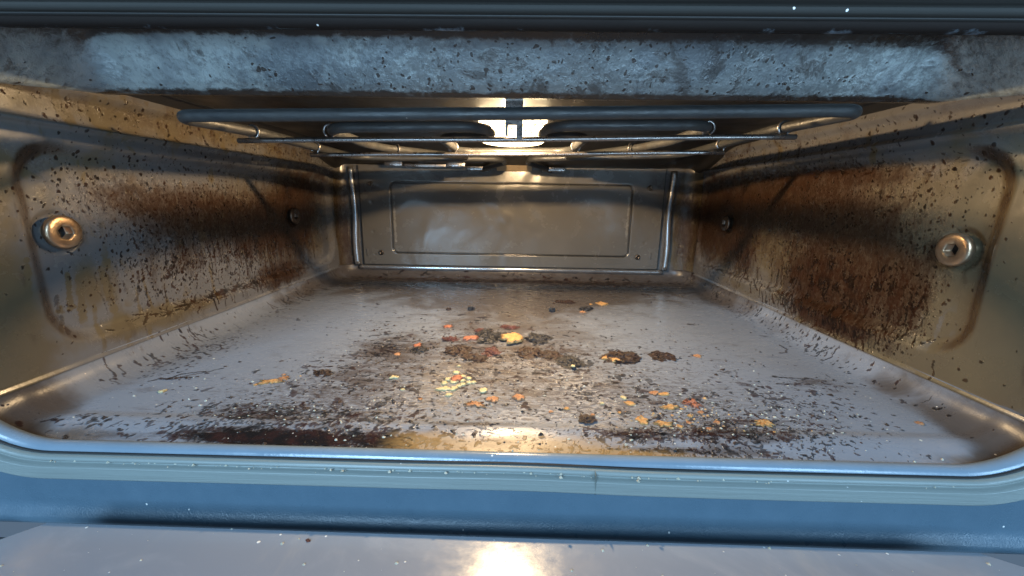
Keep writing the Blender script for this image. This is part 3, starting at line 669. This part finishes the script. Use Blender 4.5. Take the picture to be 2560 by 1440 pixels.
# front frame: outer sheet with the opening, rolled lower edge
fp = [(.1476, .0045), (.1476, .0180), (.1476, .0300), (.1474, .0352), (.1466, .0374), (.1470, .0392), (.1490, .0405), (.1560, .0410)]
def frame_mesh():
    # bottom apron, sides and header swept straight
    parts = []
    xs = np.linspace(-.262, .262, 60)
    V = []; F = []
    pr = [(.1476, -.0115), (.1476, -.0200), (.1476, -.0275), (.1472, -.0300), (.1460, -.0318), (.1446, -.0334), (.1440, -.0352), (.1448, -.0372), (.1470, -.0388), (.1560, -.0400)]
    # rising corners at both ends
    for x in xs:
        for (y, z) in pr: V.append((x, y, z))
    m = len(pr)
    for i in range(len(xs) - 1):
        for k in range(m - 1): F.append((i * m + k, (i + 1) * m + k, (i + 1) * m + k + 1, i * m + k + 1))
    parts.append((V, F))
    return join(parts)
def frame_full():
    inner = ring_path(.0045); n = len(inner); V = [(x, .1479, z) for x, z in inner]; F = []
    for (x, z) in inner:
        ox = max(-.30, min(.30, x * 1.0)); 
        if z < 0.02 and abs(x) < HX - RB + 1e-6: V.append((x, .1479, -.0365))
        elif z < 0.09: V.append((math.copysign(min(.30, abs(x) + .06), x) if abs(x) > HX - RB else x, .1479, -.0365 if z < .03 else z))
        elif z > 0.13: V.append((x, .1479, .26) if abs(x) < HX - RT + 1e-6 else (math.copysign(abs(x) + .06, x), .1479, .26))
        else: V.append((math.copysign(.30, x), .1479, z))
    for k in range(n): F.append((k, n + k, n + (k + 1) % n, (k + 1) % n))
    return V, F
link("front_frame", from_pydata(*frame_full()), M_frame, oven, shade=False)
link("lower_edge", from_pydata(*frame_mesh()), M_edge, oven)
# heating element -----------------------------------------------------------
def ez(x, base=.147): return base + .017 * x
def P3(pts): return [Vector((p[0], p[1], (p[2] if len(p) > 2 else ez(p[0])))) for p in pts]
outer = P3([(-.044, .522, .1400), (-.030, .505, .1430), (-.012, .488, .1462), (-.014, .452), (-.040, .446), (-.120, .436), (-.163, .425), (-.1605, .270), (-.1715, .2136), (0, .2136), (.1755, .2116), (.1640, .268), (.165, .415), (.09, .434), (.030, .446), (.016, .452), (.014, .488, .1466), (.030, .505, .1434), (.044, .522, .1404)])
inner = P3([(-.050, .428), (-.108, .350), (-.1135, .320), (-.1110, .2500), (-.0125, .2495), (-.0125, .2900), (-.0490, .2900), (-.0495, .3770), (.0510, .3790), (.0520, .2900), (.0205, .2900), (.0205, .2475), (.1210, .2490), (.1180, .320), (.106, .356), (.054, .428)])
RT_ = 0.0031
el = link("heating_element", from_pydata(*join([tube_mesh(fillet(outer, [0, .01, .012, .012, .02, .05, .025, .02, .0095, .05, .0095, .02, .03, .05, .02, .012, .012, .01, 0]), RT_, 18),
        tube_mesh(fillet(inner, [0, .04, .03, .018, .0199, .0199, .014, .016, .016, .014, .0199, .0199, .018, .03, .04, 0]), RT_, 18)])), M_tube, oven)
rods = [[(-.1665, .2554, .1377), (.1680, .2522, .1433)], [(-.1655, .3399, .1377), (.1665, .3346, .1433)]]
for a_, b_ in rods:
    a_, b_ = Vector(a_), Vector(b_); pts = [a_.lerp(b_, t) + Vector((0, 0, 0.0003 * math.sin(t * 9))) for t in np.linspace(0, 1, 20)]
    link("support_rod", from_pydata(*tube_mesh(pts, 0.00155, 12)), M_rod, el)
def clip(x, y, dirv=(1, 0, 0)):
    z = ez(x); D = Vector(dirv).normalized(); V3 = Vector((0, 0, 1)); S = V3.cross(D)
    R_ = RT_ + 0.0007; pts = []
    for k in range(13):
        a = math.radians(-60 + 300 * k / 12)
        pts.append(Vector((x, y, z)) + (S * math.cos(a) + V3 * math.sin(a)) * R_)
    pts.append(pts[-1] + Vector((0, 0, -.0035)))
    link("clip", from_pydata(*tube_mesh(pts, 0.0008, 8)), M_rod, el)
for c in ((-.1618, .263, (0, 1, 0)), (.1655, .260, (0, 1, 0)), (-.1125, .262, (.1, 1, 0)), (.1195, .259, (0, 1, 0)), (-.1616, .3405, (0, 1, 0)), (.1643, .3355, (0, 1, 0)), (-.0495, .348, (0, 1, 0)), (.0515, .345, (0, 1, 0)), (-.1, .36, (1, 1, 0)), (.10, .36, (-1, 1, 0))): clip(*c)
for sg in (-1, 1):
    link("terminal_plate", bevel_box_mesh(([(p[0] * 1.0 + sg * .047, p[1], p[2]) for p in box(-.014, .014, .514, .526, .1385, .1440)[0]], box(0, 1, 0, 1, 0, 1)[1]), 0.001), M_rod, el)
# centre bracket in front of the lamp
bk = join([box(-.0024, -.0008, .2475, .2490, .1415, .1640), box(.0042, .0078, .2475, .2490, .1395, .1640), box(-.0024, .0078, .2472, .2475, .1560, .1640),
           box(-.0008, .0042, .2480, .2488, .1475, .1555), box(-.060, .070, .2440, .2470, .1610, .1616)])
link("bracket", from_pydata(*bk), M_rod, el, shade=False)
mk = join([box(.0003, .0007, .2476, .24795, .1500, .1530), box(.0007, .0024, .2476, .24795, .1526, .1530)])
link("stamped_mark", from_pydata(*mk), M_chrome, el, shade=False)

# lamp ------------------------------------------------------------------------
lp = link("lamp_socket", from_pydata(*lathe([(.0275, .0), (.0315, -.0004), (.0318, .0012), (.0275, .0016), (.0275, .022), (.0001, .022)], (0, .335, .1652), (0, 0, 1), 48)), M_rod, oven)
prof = [(.0268, .1652), (.0268, .1540), (.0258, .1505), (.0235, .1486), (.019, .1478), (.012, .1474), (.005, .1473), (.0001, .1473)]
link("lens", from_pydata(*lathe([(r, h) for r, h in prof], (0, .335, 0), (0, 0, 1), 48)), M_lens, lp)
bv = lathe([(.0001, -.0075), (.003, -.0065), (.0042, -.003), (.0042, .003), (.003, .0065), (.0001, .0075)], (0, .316, .172), (0, 0, 1), 20)
link("bulb", from_pydata(*bv), M_bulb, lp)

# door ------------------------------------------------------------------------
TILT = math.radians(4.8)
def dz(y, base=-.0218): return base + (0.1300 - y) * math.tan(TILT)
def slab(poly, t, base):
    n = len(poly); V = [(x, y, dz(y, base)) for x, y in poly] + [(x, y, dz(y, base) - t) for x, y in poly]
    F = [tuple(range(n - 1, -1, -1)), tuple(range(n, 2 * n))] + [(k, (k + 1) % n, n + (k + 1) % n, n + k) for k in range(n)]
    return V, F
poly = [(-.1767, .1300), (.1832, .1300), (.1935, .1232), (.2200, .1000), (.2500, .0800), (.2500, -.25), (-.2500, -.25), (-.2500, .0800), (-.2150, .1000), (-.1840, .1212)]
me = from_pydata(*slab(poly, .004, -.0218)); bm = bmesh.new(); bm.from_mesh(me); bmesh.ops.recalc_face_normals(bm, faces=bm.faces)
bmesh.ops.bevel(bm, geom=[e_ for e_ in bm.edges], offset=.0009, segments=2, affect='EDGES'); bm.to_mesh(me); bm.free()
door = link("door", from_pydata(*slab([(-.26, .085), (-.17, .1220), (.175, .1220), (.26, .085), (.26, -.26), (-.26, -.26)], .018, -.0268)), M_body, oven, shade=False)
dg = link("door_glass", me, M_glass, door, shade=False)
for sg in (-1, 1):
    link("hinge_arm", bevel_box_mesh(box(min(sg * .205, sg * .262), max(sg * .205, sg * .262), .090, .1400, -.0480, -.0380), .004, 3), M_back, door)

# ------------------------------------------------------------------ crumbs and burnt bits (each lies loose on the pan)
rnd = random.Random(7)
from mathutils import noise as mnoise
def crust_mesh(rx, ry, h, seed):
    """a burnt crust: many small angular flakes grown together on a thin ragged base"""
    rr = random.Random(int(seed * 1000)); bm = bmesh.new(); n = int(26 + 1.1e6 * rx * ry)
    for i in range(n):
        a = rr.random() * 6.2832; q = math.sqrt(rr.random()) * rr.uniform(.6, 1.15)
        px_, py_ = rx * q * math.cos(a), ry * q * math.sin(a)
        so = Vector((rr.random() * 50,) * 3); r0 = min(rx, ry) * rr.uniform(.10, .34); fl = rr.uniform(.25, .7) * (1.15 - .7 * q)
        g = bmesh.ops.create_icosphere(bm, subdivisions=2 if r0 > .0012 else 1, radius=1.0)
        rot = Matrix.Rotation(rr.random() * 6.28, 3, 'Z') @ Matrix.Rotation(rr.uniform(-.5, .5), 3, 'X')
        for v in g['verts']:
            k = 1 + .9 * mnoise.noise(v.co * 1.9 + so)
            c = rot @ Vector((v.co.x * k * r0 * rr.uniform(.95, 1.6), v.co.y * k * r0, v.co.z * k * r0 * fl))
            v.co = Vector((px_ + c.x, py_ + c.y, max(c.z + h * .35 * (1 - q * .7), -.0001)))
    me = bpy.data.meshes.new("crust"); bm.to_mesh(me); bm.free(); return me
def crumb_mesh(rx, ry, h, seed, jag=0.35, sub=4, pit=0.25):
    if max(rx, ry) < .003: sub = 3
    bm = bmesh.new(); bmesh.ops.create_icosphere(bm, subdivisions=sub, radius=1.0)
    for v in bm.verts:
        p = v.co.copy(); so = Vector((seed * 3.1, seed * 1.7, seed * .9))
        c2 = Vector((p.x, p.y, 0)).normalized() if math.hypot(p.x, p.y) > .01 else Vector((0, 0, 0))
        k = 1 + jag * 1.2 * mnoise.noise(c2 * 1.1 + so) + jag * .9 * mnoise.noise(c2 * 3.3 + so) + jag * 1.2 * mnoise.noise(c2 * 8.0 + so)
        p.z = math.copysign(min(abs(p.z) * 2.2, .75 + .25 * abs(p.z)), p.z)
        zz_ = p.z * (1 + pit * mnoise.noise(p * 4 + so)) + pit * (.8 * mnoise.noise(p * 4.5 + so) + 1.3 * mnoise.noise(p * 11 + so)) * (1 if p.z > 0 else 0)
        v.co = Vector((p.x * k * rx, p.y * k * ry, max(zz_, -0.35) * h * 0.55))
    mz = min(v.co.z for v in bm.verts)
    for v in bm.verts: v.co.z -= mz
    me = bpy.data.meshes.new("crumb"); bm.to_mesh(me); bm.free(); return me
def crumb_mat(name, c1, c2, rough=(0.5, 0.75), pores=0.35, scale=500):
    s = NT(name); f = s.noise(scale, 5, 0.7)
    col = s.mix(s.ramp(f, 0.35, 0.65), c1, c2)
    col = s.mix(s.math('MULTIPLY', s.ramp(s.noise(scale * 1.7, 4, 0.7, vec=s.map(loc=(1, 2, 3))), 0.58, 0.68), pores), col, tuple(c * 0.25 for c in c1))
    return s.done(col, s.lin(f, .3, .7, *rough), s.bump(s.noise(scale * 2.2, 5, 0.75), 1.0, 0.0008, s.bump(f, 0.8, 0.0008)))
MC = dict(gold=crumb_mat("golden_crust", (0.44, 0.21, 0.065), (0.58, 0.33, 0.125)), coral=crumb_mat("coral_crust", (0.26, 0.075, 0.04), (0.46, 0.18, 0.10), pores=.6),
          yellow=crumb_mat("yellow_flake", (0.50, 0.40, 0.19), (0.62, 0.53, 0.31), pores=.15), orange=crumb_mat("orange_flake", (0.34, 0.13, 0.05), (0.48, 0.26, 0.13), pores=.3),
          black=crumb_mat("charred_black", (0.008, 0.008, 0.009), (0.025, 0.024, 0.027), (0.22, 0.5), 0.2, 350), brown=crumb_mat("burnt_brown", (0.014, 0.007, 0.005), (0.042, 0.019, 0.013), (0.3, 0.55), .5, 350),
          red=crumb_mat("dark_red_crust", (0.045, 0.013, 0.011), (0.11, 0.035, 0.030), (0.3, 0.5), .5, 400), pale=crumb_mat("pale_crumb", (0.42, 0.38, 0.28), (0.58, 0.53, 0.42), pores=.1))
def crumb(name, mat, x, y, rx, ry, h, label, cat, group=None, z=None, **kw):
    global _seed
    _seed += 1
    zz_ = floor_z(x, y) if z is None else z
    me_ = crust_mesh(rx, ry, h, _seed * 0.618) if (mat in ('black', 'brown', 'red') and rx > .0045 and abs(rx - .005) > 1e-5) else crumb_mesh(rx * .76, ry * .76, h * .8, _seed * 0.618, **kw)
    o = link(name, me_, MC[mat], shade=mat not in ('black', 'brown', 'red'))
    o.location = (x, y, zz_); o.rotation_euler = (0, 0, rnd.uniform(-.5, .5))
    return tag(o, label, cat, group)
_seed = 0
def floor_z(x, y):
    return float(0.0007 * smooth(0.176, 0.169, np.array(y)) - 0.0022 * smooth(0.170, 0.150, np.array(y)))
crumb("crust_chip", 'gold', .0034, .2895, .0115, .0135, .0034, "large golden crust chip on top of the black charred lump", "food chip", z=.0012, jag=.3)
crumb("charred_lump", 'black', .0225, .2925, .0085, .010, .0034, "black charred lump right of the large golden chip", "burnt lump", jag=.5, pit=.6)
crumb("charred_lump", 'black', -.0075, .2965, .0070, .008, .0024, "black charred lump left behind the large golden chip", "burnt lump", jag=.5, pit=.5)
crumb("crust_chip", 'coral', -.0295, .2905, .0058, .0075, .0022, "coral red pitted chip left of the large golden chip", "food chip", jag=.4)
crumb("crust_chip", 'coral', -.0515, .3180, .0040, .0050, .0012, "small coral chip farthest back left of the golden chip", "food chip")
crumb("charred_lump", 'black', -.0190, .3020, .0060, .0085, .0040, "tall black lump behind the coral red chip", "burnt lump", jag=.5, pit=.6)
crumb("burnt_crust", 'red', -.0240, .3090, .0050, .006, .0022, "dark red crust behind the tall black lump", "burnt crust")
crumb("charred_lump", 'black', -.0160, .2850, .0055, .006, .0024, "black lump between coral red chip and golden chip", "burnt lump", jag=.5, pit=.5)
crumb("burnt_crust", 'brown', -.0350, .2660, .0080, .009, .0026, "wide brown crust in front of the coral red chip", "burnt crust", jag=.5, pit=.6)
crumb("burnt_crust", 'red', -.0110, .2640, .0055, .008, .0022, "dark red crust in front of the large golden chip", "burnt crust", jag=.5)
crumb("burnt_crust", 'brown', -.0210, .2520, .0085, .006, .0022, "brown crust below the dark red crust", "burnt crust", jag=.5, pit=.6)
crumb("burnt_crust", 'brown', .0160, .2640, .0080, .008, .0024, "brown lumpy crust front right of the large golden chip", "burnt crust", jag=.5, pit=.7)
crumb("burnt_crust", 'brown', .0300, .2610, .0075, .007, .0020, "flat brown crust farther right of the golden chip", "burnt crust", jag=.6, pit=.7)
crumb("charred_lump", 'black', .0430, .2480, .0080, .010, .0020, "flat blue-black crust at the right end of the central mess", "burnt lump", jag=.7, pit=.7)
crumb("burnt_crust", 'red', -.0440, .2880, .0060, .005, .0016, "dark red crust left of the coral red chip", "burnt crust", jag=.5)
crumb("burnt_crust", 'red', .0000, .3200, .0090, .0045, .0018, "long dark red crust behind the large golden chip", "burnt crust", jag=.4)
crumb("crust_chip", 'coral', -.0660, .2720, .0035, .0070, .0012, "thin coral chip on the brown stain left of centre", "food chip", jag=.5)
crumb("crust_chip", 'orange', -.0750, .2560, .0030, .0035, .0010, "orange chip on the brown stain left of centre", "food chip")
crumb("charred_lump", 'black', -.0620, .2650, .0055, .006, .0018, "black crust beside the thin coral chip", "burnt lump", jag=.6, pit=.6)
crumb("crust_chip", 'gold', .0937, .4040, .0072, .0080, .0016, "golden flat chip at the back right of the pan", "food chip", jag=.4)
crumb("crust_chip", 'gold', .0820, .4010, .0020, .0025, .0010, "tiny golden bit just left of the back golden chip", "food chip")
crumb("charred_lump", 'black', .0745, .3820, .0060, .0070, .0040, "shiny black lump at the back right of the pan", "burnt lump", pit=.5)
crumb("crust_chip", 'orange', .0690, .3710, .0038, .0040, .0012, "orange bit under the shiny black back lump", "food chip")
crumb("charred_lump", 'black', -.0385, .3708, .0038, .0042, .0046, "black pea-sized lump at the back left of centre", "burnt lump", jag=.4, pit=.4)
crumb("charred_lump", 'black', .0392, .3710, .0036, .0040, .0052, "black upright lump at the back right of centre", "burnt lump", jag=.3, pit=.4)
crumb("burnt_crust", 'brown', -.060, .3690, .003, .003, .0030, "small brown lump left of the pea-sized black lump", "burnt crust")
crumb("burnt_crust", 'brown', .0560, .4080, .0105, .006, .0012, "flat brown crust near the back golden chip", "burnt crust", jag=.4)
crumb("burnt_crust", 'brown', .0791, .2591, .0115, .0095, .0018, "round brown disc with a pale left rim", "burnt crust", jag=.2, pit=.5)
crumb("crust_chip", 'gold', .0720, .2560, .0062, .0050, .0023, "pale gold edge on the round brown disc", "food chip", jag=.6)
crumb("burnt_crust", 'brown', .1080, .2640, .0090, .0070, .0012, "brown oval crust right of the round disc", "burnt crust", jag=.4)
crumb("crust_chip", 'orange', .1331, .2650, .0036, .0036, .0014, "orange chip on the right half of the pan, back", "food chip")
crumb("crust_chip", 'orange', -.0137, .1906, .0068, .0042, .0014, "orange jagged chip, left of the three front chips", "food chip", jag=.6)
crumb("crust_chip", 'orange', -.0052, .1962, .0042, .0038, .0016, "orange rounded chip, middle of the three front chips", "food chip")
crumb("crust_chip", 'orange', .0089, .1985, .0040, .0042, .0020, "orange lumpy chip, right of the three front chips", "food chip")
crumb("crust_chip", 'coral', -.0290, .2210, .0042, .0055, .0020, "coral chip amid the cluster of yellow flakes", "food chip")
for i, (x, y, r) in enumerate([(-.0302, .2285, .0028), (-.0255, .2235, .0022), (-.0335, .2190, .0026), (-.0295, .2165, .0030), (-.0245, .2175, .0022), (-.0215, .2210, .0022), (-.0205, .2155, .0024), (-.0240, .2130, .0024), (-.0345, .2140, .0028), (-.0330, .2070, .0034), (-.0280, .2075, .0030), (-.0260, .2105, .0020), (-.0360, .2065, .0022), (-.0295, .2000, .0024), (-.0180, .2160, .0020), (-.0300, .2385, .0013)]):
    crumb("yellow_flake", 'yellow', x, y, r, r * .95, .0014, "small yellow flake in the cluster on the middle of the pan", "flake", "yellow flakes clustered on the pan", jag=.4)
crumb("yellow_flake", 'yellow', -.0114, .2060, .0029, .0034, .0018, "lone yellow flake right of the yellow cluster", "flake", jag=.2)
crumb("yellow_flake", 'yellow', -.0661, .2200, .0032, .0026, .0015, "lone yellow flake left of the yellow cluster", "flake", jag=.5)
crumb("yellow_flake", 'yellow', -.0565, .2050, .0014, .0013, .0010, "tiny yellow flake left of the cluster, nearer the front", "flake")
crumb("yellow_flake", 'yellow', .0430, .2390, .0018, .0018, .0012, "tiny yellow flake on the blue-black crust", "flake", z=.0018)
crumb("yellow_flake", 'yellow', .0660, .2020, .0020, .0024, .0012, "small yellow flake between disc and front right patch", "flake")
crumb("crust_chip", 'gold', .0680, .1960, .0036, .0030, .0012, "golden crumb below the small yellow flake", "food chip")
crumb("yellow_flake", 'yellow', .0530, .1950, .0014, .0014, .0010, "pinhead yellow flake left of the golden crumb", "flake")
crumb("charred_lump", 'brown', .0427, .1778, .0047, .0040, .0040, "round glossy brown lump near the front right", "burnt lump", jag=.2, pit=.6)
crumb("crust_chip", 'orange', .0850, .2085, .0032, .0028, .0012, "orange crumb at the back of the right crumb patch", "food chip")
crumb("crust_chip", 'gold', .0900, .2075, .0036, .0026, .0012, "golden crumb at the back of the right crumb patch", "food chip")
crumb("crust_chip", 'coral', .1010, .1965, .0060, .0044, .0016, "coral crust in the right crumb patch", "food chip", jag=.6, pit=.6)
crumb("crust_chip", 'gold', .0880, .1930, .0062, .0024, .0010, "thin golden crust in the right crumb patch", "food chip", jag=.6)
crumb("crust_chip", 'gold', .0700, .1790, .0030, .0038, .0010, "golden flake at the left end of the front pile", "food chip", jag=.6)
crumb("crust_chip", 'gold', .0790, .1765, .0065, .0024, .0010, "long golden flake in the front pile", "food chip", jag=.6)
crumb("crust_chip", 'orange', .2073, .1835, .0026, .0018, .0010, "lone orange crumb near the right wall", "food chip")
crumb("crust_chip", 'orange', -.1300, .2140, .0034, .0040, .0016, "orange chip in the crumb patch on the left", "food chip", jag=.6)
crumb("crust_chip", 'gold', -.1350, .2100, .0070, .0030, .0010, "pale gold crust around the orange chip on the left", "food chip", jag=.7)
crumb("yellow_flake", 'yellow', -.1860, .1960, .0022, .0020, .0012, "lone yellow flake on the far left of the pan", "flake", jag=.5)
crumb("crust_chip", 'gold', .1290, .1800, .0050, .0040, .0009, "pale golden smear chip near the front right", "food chip", jag=.7)
crumb("burnt_crust", 'brown', -.1110, .2240, .0075, .0040, .0010, "dark streak-like crust right of the left crumb patch", "burnt crust", jag=.6)
crumb("burnt_crust", 'brown', -.1920, .2120, .0110, .0022, .0008, "long thin dark crust near the left wall", "burnt crust", jag=.6)
for i, (x, y, r) in enumerate([(.0335, .1885, .0016), (.0250, .1850, .0014), (.0460, .1830, .0013), (.0600, .1860, .0012), (-.0440, .1945, .0015), (.1020, .1880, .0018), (.0950, .1845, .0016), (.1060, .1790, .0017), (.0920, .1780, .0015), (.0860, .1745, .0018), (.0990, .1725, .0016), (-.1330, .2200, .0013), (-.1410, .2060, .0012)]):
    crumb("food_crumb", 'orange' if i % 3 else 'gold', x, y, r, r, .0011, "small warm-coloured crumb among the burnt specks", "crumb", "small orange and gold crumbs on the pan")

def specks(name, mat, n, blobs, rmin, rmax, label, cat, zf=floor_z, seed=3):
    rr = random.Random(seed); V = []; F = []
    for _ in range(n):
        b = rr.choices(blobs, weights=[q[4] for q in blobs])[0]
        x = rr.gauss(b[0], b[2]); y = rr.gauss(b[1], b[3])
        if not (-.21 < x < .21 and .151 < y < .50): continue
        r = rmin + (rmax - rmin) * rr.random() ** 2.5; z = zf(x, y); m = rr.randint(4, 6); a0 = rr.random() * 6.3; o0 = len(V)
        for k in range(m):
            a = a0 + 6.2832 * k / m; q = r * rr.uniform(.55, 1.3); V.append((x + q * math.cos(a) * 1.2, y + q * math.sin(a), z - .0001))
        V.append((x + r * rr.uniform(-.4, .4), y + r * rr.uniform(-.4, .4), z + r * rr.uniform(.35, .9)))
        for k in range(m): F.append((o0 + k, o0 + (k + 1) % m, o0 + m))
    o = link(name, from_pydata(V, F), MC[mat], shade=False)
    return tag(o, label, cat, kind="stuff")
DB = [(-.02, .275, .045, .03, 3), (-.085, .265, .028, .025, 2), (0, .215, .07, .03, 3), (.1, .18, .04, .012, 2), (-.09, .18, .045, .012, 2), (0, .32, .10, .05, 1.2), (.03, .41, .10, .04, .5), (.05, .23, .08, .04, 1.5), (.12, .25, .05, .05, .8)]
specks("burnt_specks", 'black', 900, DB, .0003, .0013, "fine black burnt specks strewn over the pan floor", "crumbs")
specks("brown_specks", 'brown', 700, DB, .0004, .0016, "fine brown burnt specks strewn over the pan floor", "crumbs", seed=5)
PB = [(.0, .20, .09, .025, 3), (.09, .19, .04, .015, 3), (.130, .186, .02, .01, 1.6), (-.12, .178, .022, .005, 1.5), (-.15, .20, .04, .02, 1), (.13, .23, .05, .03, .8), (0, .27, .07, .03, .8), (-.1, .16, .1, .004, .7), (.1, .16, .07, .005, .8)]
specks("pale_specks", 'pale', 620, PB, .0002, .0009, "fine pale crumbs sprinkled over the pan floor", "crumbs", seed=11)
specks("golden_specks", 'gold', 110, [(.092, .1790, .020, .006, 3), (.10, .193, .012, .005, 1), (-.135, .212, .01, .003, .6)], .0003, .0011, "golden crumbs piled at the front right of the pan", "crumbs", seed=12)
# crumbs caught on the seal and on the glass
def seal_specks():
    rr = random.Random(21); V = []; F = []
    for _ in range(95):
        x = rr.choice([rr.gauss(-.115, .03), rr.uniform(-.19, .2), rr.gauss(.075, .03), rr.uniform(-.05, .06)])
        if abs(x) > .19: continue
        r = .0002 + .0007 * rr.random() ** 2.6; y = .1447 + rr.gauss(0, .0009); z = -.0054 + .0008 * (math.exp(-((x - .012) / .035) ** 2)) ; m = 5; o0 = len(V); a0 = rr.random() * 6
        for k in range(m):
            a = a0 + 6.2832 * k / m; V.append((x + r * math.cos(a) * rr.uniform(.6, 1.3), y + r * math.sin(a), z - .0002))
        V.append((x, y, z + r * .9))
        for k in range(m): F.append((o0 + k, o0 + (k + 1) % m, o0 + m))
    return from_pydata(V, F)
tag(link("seal_crumbs", seal_specks(), MC['pale'], shade=False), "tiny pale crumbs caught in the groove of the door seal", "crumbs", kind="stuff")
def glass_specks():
    rr = random.Random(33); V = []; F = []
    for _ in range(110):
        x = rr.uniform(-.2, .2); y = rr.uniform(.09, .1295)
        r = .0002 + .0008 * rr.random() ** 2.5; z = dz(y); m = 5; o0 = len(V); a0 = rr.random() * 6
        for k in range(m):
            a = a0 + 6.2832 * k / m; V.append((x + r * math.cos(a) * rr.uniform(.6, 1.3), y + r * math.sin(a), z - .0001))
        V.append((x, y, z + r * .8))
        for k in range(m): F.append((o0 + k, o0 + (k + 1) % m, o0 + m))
    return from_pydata(V, F)
tag(link("glass_crumbs", glass_specks(), MC['pale'], shade=False), "tiny pale crumbs lying on the open glass door", "crumbs", kind="stuff")
crumb("burnt_fleck", 'red', -.0700, .1245, .0014, .0009, .0005, "dark red fleck on the open glass door", "crumb", z=dz(.1245))
